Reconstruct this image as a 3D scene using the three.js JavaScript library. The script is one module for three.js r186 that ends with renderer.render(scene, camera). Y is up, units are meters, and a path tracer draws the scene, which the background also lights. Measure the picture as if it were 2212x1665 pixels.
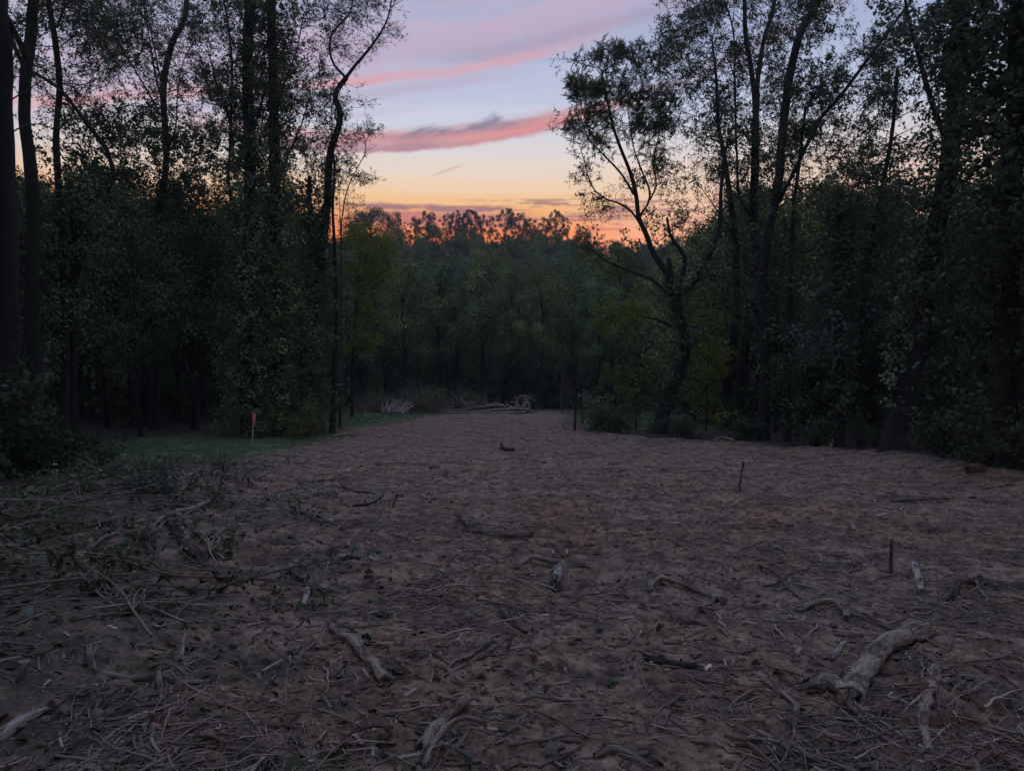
import * as THREE from 'three';
import { mergeGeometries, mergeVertices } from 'three/addons/utils/BufferGeometryUtils.js';
import { ImprovedNoise } from 'three/addons/math/ImprovedNoise.js';

const V = THREE.Vector3, DEG = Math.PI / 180;
const { lerp, clamp, smoothstep } = THREE.MathUtils;
const v3 = (x, y, z) => new V(x, y, z);
function makeRng(seed) {
  let a = seed >>> 0;
  return () => { a = (a + 0x6d2b79f5) | 0; let t = Math.imul(a ^ (a >>> 15), 1 | a); t = (t + Math.imul(t ^ (t >>> 7), 61 | t)) ^ t; return ((t ^ (t >>> 14)) >>> 0) / 4294967296; };
}
const perlin = new ImprovedNoise();
const n3 = (x, y, z) => perlin.noise(x + 31.7, y + 11.3, z + 57.1);
const n2 = (x, y) => n3(x, 0.37, y);
function fbm(x, y, oct = 4) { let s = 0, a = 0.5; for (let i = 0; i < oct; i++, a *= 0.5, x = x * 2.03 + 17.1, y = y * 2.01 + 9.2) s += a * n2(x, y); return s; }
const srgb = (r, g, b) => new THREE.Color().setRGB(r / 255, g / 255, b / 255, THREE.SRGBColorSpace);

// ---------------------------------------------------------------- camera
const scene = new THREE.Scene();
const PITCH = -3.5 * DEG, EYE = v3(0, 1.6, 0);
const camera = new THREE.PerspectiveCamera(55, 1024 / 770, 0.05, 1500);
camera.position.copy(EYE);
camera.rotation.x = PITCH;

const renderer = new THREE.WebGLRenderer({ antialias: true });
renderer.setSize(1024, 770);
renderer.toneMapping = THREE.LinearToneMapping;
renderer.toneMappingExposure = 1;
renderer.shadowMap.enabled = true;

// ---------------------------------------------------------------- sky after sunset (air and clouds only)
{
  const W = 4096, H = 2048, data = new Float32Array(W * H * 4);
  // clear air: sRGB colours by elevation, towards the afterglow and away from it
  const glow = [[0, 220, 76, 48], [5, 244, 108, 60], [7, 250, 122, 64], [8.3, 251, 146, 88], [9.2, 252, 170, 108], [10.1, 251, 194, 136], [11, 249, 208, 166], [12.2, 240, 219, 198], [13.6, 229, 220, 217], [15.4, 214, 215, 227], [17.2, 200, 207, 229], [20, 182, 189, 217], [24, 166, 176, 207], [32, 164, 178, 212], [50, 166, 180, 212], [90, 166, 180, 212]];
  const away = [[0, 156, 140, 160], [5, 168, 150, 172], [10, 174, 164, 186], [16, 168, 170, 198], [24, 162, 174, 206], [40, 164, 178, 212], [90, 166, 180, 212]];
  const table = (list) => list.map(([e, r, g, b]) => [e, srgb(r, g, b)]);
  const warm = [[0, 236, 140, 104], [6, 250, 172, 130], [9, 252, 196, 156], [11, 250, 212, 182], [13, 238, 220, 208], [15.4, 212, 217, 231], [17.2, 196, 207, 232], [20, 176, 188, 220], [24, 162, 176, 210], [90, 166, 180, 212]];
  const glowT = table(glow), awayT = table(away), warmT = table(warm);
  const look = (t, e, out) => {
    let i = 0; while (i < t.length - 2 && e > t[i + 1][0]) i++;
    return out.copy(t[i][1]).lerp(t[i + 1][1], smoothstep(clamp((e - t[i][0]) / (t[i + 1][0] - t[i][0]), 0, 1), -0.6, 1.6) * 1.0);
  };
  const A = new THREE.Color(), B = new THREE.Color();
  const cPink = srgb(226, 160, 166), cRose = srgb(208, 146, 152), cGrey = srgb(132, 128, 152), cLilac = srgb(190, 172, 198), cLow = srgb(158, 112, 124), cSoft = srgb(206, 178, 200), cBlush = srgb(222, 166, 176);
  const bump = (x, lo, hi, soft0, soft1) => smoothstep(x, lo - soft0, lo + soft0) * (1 - smoothstep(x, hi - soft1, hi + soft1));
  for (let row = 0; row < H; row++) {
    const el = ((row + 0.5) / H - 0.5) * 180;
    for (let col = 0; col < W; col++) {
      let az = ((col + 0.5) / W - 0.25) * 360; if (az > 180) az -= 360;            // degrees right of the view axis
      const o = (row * W + col) * 4;
      const e = Math.max(el, 0), w = Math.exp(-Math.pow((az + 4) / 62, 2));
      look(glowT, e, A); look(warmT, e, B); A.lerp(B, smoothstep(az, 1, 14)).multiplyScalar(1 + 0.2 * (1 - smoothstep(e, 6.5, 9.5))); look(awayT, e, B); A.lerp(B, 1 - w);
      if (el > 0.3 && el < 60 && Math.abs(az) < 110) {
        const cl = Math.exp(-Math.pow(az / 75, 4)), wob = 0.55 * fbm(az * 0.09, el * 0.25, 3), fine = fbm(az * 0.22 + 40, el * 1.5 - az * 0.25, 4);
        const fray = fbm(az * 0.9 - el * 0.5 + 5, el * 7 - az * 1.15, 4), t = el - az * 0.165 + wob + 0.42 * fray;                                             // streaks climb to the right
        // high veils
        let k = bump(t, 20.9, 24.4, 0.6, 1.6) * (0.6 + 1.1 * fine) * cl; A.lerp(cSoft, clamp(k, 0, 0.85) * 0.85);
        k = bump(t, 21.2, 22.7, 0.5, 0.7) * (0.62 + 1.0 * fine) * cl; A.lerp(cLilac, clamp(k, 0, 1) * 0.8);
        k = bump(t, 25, 29, 0.8, 2) * clamp(0.4 + 1.3 * fine, 0, 1) * cl; A.lerp(cSoft, k * 0.6);
        k = bump(t, 31, 37, 1.5, 3) * clamp(0.3 + 1.5 * fine, 0, 1) * cl; A.lerp(cGrey, k * 0.4);
        // first pink streak, grey veil above it
        k = bump(t, 20.1, 20.8, 0.22, 0.4) * clamp(0.95 - Math.max(0, az - 1) * 0.12, 0.1, 1) * clamp(0.8 + 0.9 * fine, 0, 1) * cl; A.lerp(cPink, clamp(k, 0, 1) * 0.82);
        k = bump(t, 20.75, 21.6, 0.3, 0.45) * smoothstep(az, -9, -1) * cl; A.lerp(cGrey, k * 0.28);
        k = bump(t, 19.1, 19.95, 0.35, 0.3) * (1 - smoothstep(az, -5, 4)) * cl; A.lerp(cLilac, k * 0.6);
        k = bump(t, 18.1, 18.7, 0.3, 0.3) * clamp(0.3 + 1.6 * fine, 0, 1) * (1 - smoothstep(az, -4, 6)) * cl; A.lerp(cLilac, k * 0.5);
        // the long rose cloud with its grey crest
        const base = 14.85 + 0.012 * (az + 3) * (az + 3) * 0.5, te = el - az * 0.135 + 0.25 * wob + 0.3 * fray;
        const left = smoothstep(az, -30, -9), right = 1 - smoothstep(az, 3.5, 12);
        const thick = 1.45 - 0.045 * Math.max(0, az + 2);
        k = bump(te, base, base + thick, 0.10 + 0.02 * Math.max(0, az + 4), 0.42) * left * lerp(0.4, 1, right); A.lerp(cRose, clamp(k * (0.94 + 0.5 * fine), 0, 1) * 0.93);
        k = bump(te, base + 0.12, base + 0.52, 0.16, 0.22) * (1 - smoothstep(az, -6.5, -1.5)) * left; A.lerp(cGrey, k * 0.42);
        k = bump(te, base + 0.35, base + 0.9, 0.3, 0.3) * smoothstep(az, -7, -3) * right; A.lerp(srgb(236, 150, 142), k * 0.55);
        const crest = Math.exp(-Math.pow((az + 1.7) / 1.25, 2)) * 0.62 + Math.exp(-Math.pow((az + 6.4) / 1.7, 2)) * 0.4 + 0.2 * smoothstep(az, -2, 4), wisp = fbm(az * 0.8 + 11, el * 2.6 - az * 1.1, 4);
        k = bump(te, base + thick - 0.55, base + thick - 0.25 + crest * (1 + 1.1 * wisp), 0.4, 0.2 + 0.25 * crest) * smoothstep(az, -10.5, -7) * lerp(0.25, 1, 1 - smoothstep(az, -0.6, 2.6)) * clamp(0.75 + 1.3 * wisp, 0, 1); A.lerp(cGrey, clamp(k, 0, 1) * 0.82);
        // a small curved wisp
        const wc = 12.72 + 0.32 * (az + 4.75) - 0.05 * Math.pow(az + 4.75, 2);
        k = Math.exp(-Math.pow((el - wc) / 0.09, 2)) * bump(az, -5.9, -3.9, 0.3, 0.2); A.lerp(cRose, k * 0.5);
        // faint blush low in the clear band
        k = bump(el, 11.7, 12.9, 0.8, 0.8) * clamp(0.1 + 1.4 * fbm(az * 0.12 + 9, el * 1.1, 3), 0, 1); A.lerp(cBlush, k * 0.35);
        // low bars of cloud over the ridge
        const ragged = fbm(az * 0.5 + 3, el * 3.2, 4), bars = fbm(az * 0.28 + 70, el * 4.6, 4);
        const bank = bump(az, -13, -0.4 + (el < 9.3 ? 2 : 0), 2, 1.2);
        k = bump(el + 0.35 * ragged, 9.72 - 0.1 * ragged, 10.18, 0.08, 0.12) * bank; A.lerp(cLow, clamp(k * (1.0 + 1.5 * ragged), 0, 1) * 0.9);
        k = bump(el + 0.3 * ragged, 8.55, 9.6, 0.35, 0.1) * bump(az, -12, 1.2, 3, 1.4); A.lerp(srgb(190, 116, 122), clamp(k * (0.9 + 0.9 * bars), 0, 1) * 0.8);
        k = smoothstep(bars, 0.05, 0.17) * bump(el, 8.6, 10.7, 0.3, 0.3) * smoothstep(az, -6, 2) * (1 - smoothstep(az, 26, 50)); A.lerp(cLow, k * 0.75);
        k = smoothstep(bars, 0.06, 0.2) * bump(el, 5, 8.8, 0.6, 0.3); A.lerp(srgb(206, 96, 84), k * 0.5);
      }
      data[o] = A.r; data[o + 1] = A.g; data[o + 2] = A.b; data[o + 3] = 1;
    }
  }
  const sky = new THREE.DataTexture(data, W, H, THREE.RGBAFormat, THREE.FloatType);
  sky.mapping = THREE.EquirectangularReflectionMapping; sky.magFilter = sky.minFilter = THREE.LinearFilter; sky.needsUpdate = true;
  scene.background = sky; scene.environment = sky;
}
// what the sun, already down behind the ridge, still sends through the glow: very weak, wide and low
const sun = new THREE.DirectionalLight(srgb(255, 170, 110), 0.06);
sun.position.set(-20, 22, -200); sun.target.position.set(0, 0, -10);
sun.castShadow = true; sun.shadow.radius = 30;
sun.shadow.camera.left = -120; sun.shadow.camera.right = 120; sun.shadow.camera.top = 80; sun.shadow.camera.bottom = -80; sun.shadow.camera.far = 500;
sun.name = 'afterglow';
scene.add(sun, sun.target);

// ---------------------------------------------------------------- helpers
const F = 832.5 / Math.tan(27.5 * DEG), cp = Math.cos(PITCH), sp = Math.sin(PITCH);
// a direction seen in the photograph (2212 x 1665 measure) and a distance give a point of the place
function at(sx, sy, d) { const x = (sx - 1106) / F * d, y = -(sy - 832.5) / F * d, z = -d; return v3(x, 1.6 + y * cp - z * sp, y * sp + z * cp); }
const OFF = [[-60, 1.2], [0, 1.6], [8, 1.6], [24, 2.04], [34, 2.0], [50, 1.86], [58, 1.9]], TAN = Math.tan(-PITCH);
const HILL = [[58, 0], [70, -2.6], [86, -4.2], [110, 0], [150, 11], [190, 20.5], [225, 26.5], [270, 28], [420, 20]];
const inter = (t, x) => { if (x <= t[0][0]) return t[0][1]; for (let i = 1; i < t.length; i++) if (x <= t[i][0]) { const k = (x - t[i - 1][0]) / (t[i][0] - t[i - 1][0]); return lerp(t[i - 1][1], t[i][1], k * k * (3 - 2 * k) * 0.5 + k * 0.5); } return t[t.length - 1][1]; };
function groundSmooth(x, z) {
  const D = -z, dd = Math.min(D, 58);
  let y = 1.6 - inter(OFF, dd) - dd * TAN;
  if (D > 58) y += inter(HILL, D) + smoothstep(D, 90, 150) * 3.5 * n2(x * 0.018, z * 0.018);
  return y + 0.12 * n2(x * 0.13, z * 0.13) * smoothstep(Math.abs(D), 3, 12);
}
function G(sx, sy) {                                                                 // where a sight line meets the ground
  const a = at(sx, sy, 1).sub(EYE), p = v3();
  let lo = 0.5, hi = 0.5;
  for (let d = 1; d < 400; d *= 1.02) { p.copy(EYE).addScaledVector(a, d); hi = d; if (p.y < groundSmooth(p.x, p.z)) break; lo = d; }
  for (let i = 0; i < 24; i++) { const m = (lo + hi) / 2; p.copy(EYE).addScaledVector(a, m); if (p.y < groundSmooth(p.x, p.z)) hi = m; else lo = m; }
  return { p, d: (lo + hi) / 2 };
}
const names = new Map();
function numbered(name) { const k = names.get(name) ?? 0; names.set(name, k + 1); return k ? name + '_' + String(k).padStart(3, '0') : name; }
function tag(o, label, category, group, kind) { if (label) o.userData.label = label; if (category) o.userData.category = category; if (group) o.userData.group = group; if (kind) o.userData.kind = kind; return o; }
function add(o, name) { o.name = numbered(name); scene.add(o); return o; }
function mesh(name, geo, mat, parent) { const m = new THREE.Mesh(geo, mat); m.name = name; m.castShadow = m.receiveShadow = true; parent?.add(m); return m; }
function inst(name, geo, mat, list, parent, tints) {
  const m = new THREE.InstancedMesh(geo, mat, list.length); m.name = name; m.castShadow = m.receiveShadow = true;
  list.forEach((x, i) => { m.setMatrixAt(i, x); if (tints) m.setColorAt(i, tints[i]); });
  m.userData.kind = 'stuff'; parent?.add(m); return m;
}
const UP = v3(0, 1, 0), qa = new THREE.Quaternion(), qb = new THREE.Quaternion();
function matFrom(p, dir, roll, s, sy = s, sz = s) { qa.setFromUnitVectors(UP, dir); qb.setFromAxisAngle(UP, roll); return new THREE.Matrix4().compose(p, qa.clone().multiply(qb), v3(s, sy, sz)); }
const rdir = (r) => { const z = r() * 2 - 1, a = r() * 6.2832, k = Math.sqrt(1 - z * z); return v3(k * Math.cos(a), z, k * Math.sin(a)); };

// a tapering round stem through points; lump makes it uneven
function tube(pts, radii, radial = 6, lump = 0, seed = 0, tile = 0.4, jag = 0) {
  const n = pts.length, pos = [], uv = [], idx = [], t = v3(), nrm = v3(), bin = v3();
  let len = 0; const reps = Math.max(1, Math.round(6.283 * radii[0] / tile));
  for (let i = 0; i < n; i++) {
    t.subVectors(pts[Math.min(i + 1, n - 1)], pts[Math.max(i - 1, 0)]).normalize();
    if (!i) nrm.set(Math.abs(t.x) < 0.8 ? 1 : 0, 0, Math.abs(t.x) < 0.8 ? 0 : 1);
    nrm.addScaledVector(t, -nrm.dot(t)).normalize(); bin.crossVectors(t, nrm);
    if (i) len += pts[i].distanceTo(pts[i - 1]);
    for (let k = 0; k <= radial; k++) {
      const a = (k % radial) / radial * 6.28319, c = Math.cos(a), s = Math.sin(a);
      const r = radii[i] * (1 + (lump ? lump * (n3(c * 1.3 + seed, len * 0.5 / (radii[0] * 4 + 0.05), s * 1.3) * 1.6 + 0.7 * n3(c * 3 + seed, len * 0.9 / (radii[0] * 4 + 0.05), s * 3)) : 0));
      const j = jag && (i === 0 || i === n - 1) ? (i ? 1 : -1) * jag * radii[i] * (n3(c * 2.1 + seed * 1.7, i, s * 2.1) * 1.6 + 0.9 * n3(c * 5 + seed, i * 2, s * 5)) : 0;   // a torn end
      pos.push(pts[i].x + (nrm.x * c + bin.x * s) * r + t.x * j, pts[i].y + (nrm.y * c + bin.y * s) * r + t.y * j, pts[i].z + (nrm.z * c + bin.z * s) * r + t.z * j);
      uv.push(k / radial * reps, len / tile);
    }
  }
  const w = radial + 1;
  for (let i = 0; i < n - 1; i++) for (let k = 0; k < radial; k++) { const a = i * w + k, b = a + w; idx.push(a, a + 1, b, b, a + 1, b + 1); }
  for (const [i, flip] of [[0, 1], [n - 1, 0]]) {                                     // end caps
    const c = pos.length / 3, q = jag ? (i ? -0.5 : 0.5) * jag * radii[i] : 0, f = pts[i ? n - 1 : 1].clone().sub(pts[i ? n - 2 : 0]).normalize(); pos.push(pts[i].x + f.x * q, pts[i].y + f.y * q, pts[i].z + f.z * q); uv.push(0.5, 0.5);
    for (let k = 0; k < radial; k++) { const a = i * w + k; flip ? idx.push(c, a + 1, a) : idx.push(c, a, a + 1); }
  }
  const g = new THREE.BufferGeometry();
  g.setAttribute('position', new THREE.Float32BufferAttribute(pos, 3)); g.setAttribute('uv', new THREE.Float32BufferAttribute(uv, 2)); g.setIndex(idx);
  g.computeVertexNormals();
  const N = g.attributes.normal;                                                      // weld the seam
  for (let i = 0; i < n; i++) { const a = i * w, b = a + radial; const x = N.getX(a) + N.getX(b), y = N.getY(a) + N.getY(b), z = N.getZ(a) + N.getZ(b), l = Math.hypot(x, y, z) || 1; N.setXYZ(a, x / l, y / l, z / l); N.setXYZ(b, x / l, y / l, z / l); }
  return g;
}
function along(points, n) { const c = new THREE.CatmullRomCurve3(points, false, 'centripetal'); return { c, pts: c.getSpacedPoints(n) }; }
const taper = (n, r0, r1, pow = 1) => Array.from({ length: n + 1 }, (_, i) => lerp(r0, r1, Math.pow(i / n, pow)));

// ---------------------------------------------------------------- computed textures (colour grain and relief only)
function tileNoise(seed) {                                                            // value noise that repeats after p cells
  const h = (x, y) => { let k = Math.imul(x + seed * 131, 374761393) ^ Math.imul(y + seed * 17, 668265263); k = Math.imul(k ^ (k >>> 13), 1274126177); return ((k ^ (k >>> 16)) >>> 0) / 4294967296; };
  return (x, y, px, py) => { const ix = Math.floor(x), iy = Math.floor(y), fx = x - ix, fy = y - iy, u = fx * fx * (3 - 2 * fx), w = fy * fy * (3 - 2 * fy), m = (a, b) => ((a % b) + b) % b; return lerp(lerp(h(m(ix, px), m(iy, py)), h(m(ix + 1, px), m(iy, py)), u), lerp(h(m(ix, px), m(iy + 1, py)), h(m(ix + 1, px), m(iy + 1, py)), u), w) * 2 - 1; };
}
function texture(n, f, color) {
  const d = new Uint8Array(n * n * 4);
  for (let y = 0; y < n; y++) for (let x = 0; x < n; x++) { const c = f(x / n, y / n), o = (y * n + x) * 4; for (let k = 0; k < 3; k++) d[o + k] = clamp(Math.round((Array.isArray(c) ? c[k] : c) * 255), 0, 255); d[o + 3] = 255; }
  const t = new THREE.DataTexture(d, n, n, THREE.RGBAFormat); t.wrapS = t.wrapT = THREE.RepeatWrapping; t.magFilter = THREE.LinearFilter; t.minFilter = THREE.LinearMipmapLinearFilter; t.generateMipmaps = true;
  if (color) t.colorSpace = THREE.SRGBColorSpace; t.needsUpdate = true; return t;
}
const tn = tileNoise(3), tm = tileNoise(8);
const octave = (u, v, p, oct, q = p) => { let s = 0, a = 0.5; for (let i = 0; i < oct; i++, a *= 0.55, p *= 2, q *= 2) s += a * tn(u * p, v * q, p, q); return s; };
const soilBump = texture(1024, (u, v) => 0.5 + 0.42 * octave(u, v, 14, 5) + 0.16 * Math.max(0, tm(u * 90, v * 90, 90, 90)) - 0.1 * Math.max(0, tm(u * 44, v * 44, 44, 44)));
const soilMap = texture(1024, (u, v) => { const a = octave(u, v, 9, 6), b = octave(v, u, 40, 3), k = 0.82 + 0.4 * a + 0.3 * b; return [k * 1.0, k * (0.985 - 0.05 * a), k * (0.97 - 0.09 * a)]; }, true);
const barkBump = texture(512, (u, v) => { const w = u * 14 + 1.4 * tn(u * 6, v * 5, 6, 5), f = Math.abs(((w % 1) + 1) % 1 - 0.5) * 2; return clamp(0.25 + 0.55 * Math.pow(f, 0.7) + 0.3 * octave(u, v, 20, 3, 6), 0, 1); });
const barkMap = texture(512, (u, v) => { const a = octave(u, v, 16, 4, 5), b = octave(u, v, 3, 4, 3), k = 0.78 + 0.35 * a; return [k + 0.1 * b, k, k - 0.06 * b]; }, true);
const woodMap = texture(512, (u, v) => { const a = octave(u, v, 30, 4, 8), b = octave(u, v, 8, 4, 5), left = smoothstep(octave(u, v, 4, 5, 3) + 0.25 * octave(u, v, 30, 2, 20), 0.1, 0.17), k = (0.8 + 0.32 * a + 0.16 * b) * (1 - 0.34 * left); return [k + 0.03 * b, k - 0.02 * b - 0.02 * left, k - 0.07 * b - 0.04 * left]; }, true);   // bare wood with remnants of bark
const woodBump = texture(512, (u, v) => 0.5 + 0.4 * octave(u, v, 34, 4, 10) + 0.3 * smoothstep(octave(u, v, 4, 5, 3) + 0.25 * octave(u, v, 30, 2, 20), 0.1, 0.17) - 0.1);

const std = (o) => new THREE.MeshStandardMaterial({ roughness: 0.95, ...o });
const lin = (r, g, b) => new THREE.Color().setRGB(r, g, b);
const M = {
  soil: std({ vertexColors: true, map: soilMap, bumpMap: soilBump, bumpScale: 0.03, roughness: 1 }),
  bark: std({ color: lin(0.06, 0.052, 0.047), map: barkMap, bumpMap: barkBump, bumpScale: 0.035 }),
  barkGrey: std({ color: lin(0.17, 0.15, 0.135), map: barkMap, bumpMap: barkBump, bumpScale: 0.012 }),
  twig: std({ color: lin(0.06, 0.05, 0.044) }),
  wood: std({ color: lin(0.49, 0.395, 0.335), map: woodMap, bumpMap: woodBump, bumpScale: 0.008 }),
  pale: std({ color: lin(0.66, 0.58, 0.53), map: woodMap, bumpMap: woodBump, bumpScale: 0.008 }),
  brown: std({ color: lin(0.3, 0.225, 0.19), map: woodMap, bumpMap: barkBump, bumpScale: 0.014 }),
  dark: std({ color: lin(0.07, 0.055, 0.05), map: barkMap, bumpMap: barkBump, bumpScale: 0.008 }),
  stone: std({ color: lin(0.36, 0.34, 0.36), map: soilMap, bumpMap: soilBump, bumpScale: 0.004 }),
  clod: std({ color: lin(0.17, 0.125, 0.11), map: soilMap, bumpMap: soilBump, bumpScale: 0.02 }),
  litter: std({ vertexColors: true }),
  lath: std({ color: lin(0.52, 0.45, 0.34), map: woodMap, bumpMap: woodBump, bumpScale: 0.001 }),
  ribbon: std({ color: lin(0.98, 0.22, 0.36), roughness: 0.45, side: THREE.DoubleSide }),
  leaf: new THREE.MeshPhysicalMaterial({ vertexColors: true, roughness: 0.85, transmission: 0.3, thickness: 0, specularIntensity: 0.5, side: THREE.DoubleSide }),
  deadLeaf: std({ vertexColors: true, side: THREE.DoubleSide }),
  grass: new THREE.MeshPhysicalMaterial({ vertexColors: true, roughness: 0.9, transmission: 0.25, thickness: 0, side: THREE.DoubleSide }),
};
// ---------------------------------------------------------------- ground
const edgeOf = (list) => list.map(([x, y]) => { const { p } = G(x, y); return [-p.z, p.x]; }).sort((a, b) => a[0] - b[0]);
const edgeL = edgeOf([[0, 1400], [60, 1260], [150, 1130], [290, 1060], [400, 1015], [560, 978], [720, 946], [735, 926], [860, 908], [930, 897]]);
const edgeR = edgeOf([[2212, 1040], [2050, 1008], [1900, 985], [1650, 968], [1500, 957], [1310, 944], [1240, 932], [1235, 908], [1236, 894]]);
const edge = (list, D) => { let a = list[0], b = list[list.length - 1]; if (D <= a[0]) return a[1]; if (D >= b[0]) return b[1]; for (let i = 1; i < list.length; i++) if (D <= list[i][0]) { const k = (D - list[i - 1][0]) / (list[i][0] - list[i - 1][0]); return lerp(list[i - 1][1], list[i][1], k); } return b[1]; };
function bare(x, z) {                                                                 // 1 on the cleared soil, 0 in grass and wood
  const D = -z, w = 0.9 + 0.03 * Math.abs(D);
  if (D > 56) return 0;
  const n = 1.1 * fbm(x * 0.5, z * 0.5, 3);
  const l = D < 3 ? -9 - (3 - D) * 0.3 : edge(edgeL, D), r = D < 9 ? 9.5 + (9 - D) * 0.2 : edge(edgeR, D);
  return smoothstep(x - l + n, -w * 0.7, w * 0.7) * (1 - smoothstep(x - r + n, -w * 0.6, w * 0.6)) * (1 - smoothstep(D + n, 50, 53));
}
const lawn = (x, z) => {                                                              // mown-looking green strips beside the cleared soil
  const D = -z, n = 1.2 * fbm(x * 0.35 + 5, z * 0.35, 3);
  const a = smoothstep(D + n, 15.5, 18) * (1 - smoothstep(D + n, 28, 31)) * (1 - smoothstep(x, -3, 0)) * smoothstep(x, -15, -12);
  const b = smoothstep(D + n, 33, 36) * (1 - smoothstep(D + n, 49, 51)) * (1 - smoothstep(x, -2, 0)) * smoothstep(x, -18, -12);
  const c = smoothstep(D + n, 30, 33) * (1 - smoothstep(D + n, 48, 50)) * smoothstep(x, 3, 4) * (1 - smoothstep(x, 9, 11));
  return Math.max(a, b, c) * (1 - bare(x, z));
};
const lanes = [[-2.55, 0.03, 0.36, 4, 18], [-1.15, 0.028, 0.34, 6, 30], [0.55, 0.004, 0.34, 5, 40], [2.05, 0.06, 0.38, 4.5, 30], [3.45, 0.1, 0.38, 5, 26], [-3.9, -0.01, 0.36, 8, 26], [5.4, 0.16, 0.36, 5.5, 20]];
function trackAt(x, z) {                                                             // cleat-marked runs of a crawler
  const D = -z; let t = 0;
  for (const [c, s, w, d0, d1] of lanes) {
    if (D < d0 || D > d1) continue;
    const u = (x - c - s * D - 0.35 * n2(c * 3, D * 0.16)) / w;
    if (Math.abs(u) < 1.25) t = Math.max(t, (1 - smoothstep(Math.abs(u), 0.85, 1.2)) * smoothstep(n2(x * 0.6 + c, z * 0.4) + 0.36, 0, 0.2) * smoothstep(D, d0, d0 + 2) * (1 - smoothstep(D, d1 - 3, d1)));
  }
  return t;
}
function relief(x, z) {
  const D = -z, far = smoothstep(D, 22, 48), b = bare(x, z);
  let h = 0.10 * fbm(x * 0.42, z * 0.42, 3) + 0.05 * fbm(x * 1.5 + 9, z * 1.5, 3);
  if (D < 60 && D > -4) {
    const near = 1 - far;
    const track = trackAt(x, z) * b;
    if (track > 0) h += track * (-0.05 + 0.045 * (Math.abs((((D + 0.02 * n2(x * 3, z * 3)) / 0.23) % 1) - 0.5) * 4 - 1));
    const rough = near * (1 - 0.9 * track) * (0.55 + 0.45 * b);
    const patch = 0.55 + 0.75 * smoothstep(n2(x * 0.6 + 3, z * 0.6), -0.25, 0.35);
    const c = n2(x * 4.1, z * 4.1), e = n2(x * 9.3, z * 9.3);
    const crumb = Math.max(0, n2(x * 17, z * 17) - 0.12), clump = Math.max(0, n2(x * 8.1 + 33, z * 8.1) - 0.2);
    h += rough * (0.55 + 0.45 * patch) * (0.018 * c + 0.015 * e) + rough * patch * (0.035 * crumb + 0.04 * clump) + (D < 16 ? near * (1 - 0.85 * track) * (0.007 * n2(x * 31, z * 33) + 0.005 * n2(x * 67, z * 71)) : 0);
    h -= rough * 0.035 * smoothstep(n2(x * 2.3 + 70, z * 2.7) + 0.35 * n2(x * 7, z * 8), 0.3, 0.5);
  }
  // pushed-up bank along the right edge and left brush line
  if (D > 2 && D < 40) {
    const rr = x - edge(edgeR, Math.max(D, 9)), ll = x - edge(edgeL, D);
    h += 0.18 * Math.exp(-rr * rr * 0.8) * (0.5 + 0.9 * Math.abs(n2(x * 0.9, z * 0.9))) + 0.34 * Math.exp(-ll * ll * 0.35) * (0.35 + Math.abs(n2(x * 0.8, z * 0.8))) * (1 - smoothstep(D, 14, 19));
  }
  return h;
}
const ground = (x, z) => groundSmooth(x, z) + relief(x, z);
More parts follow.
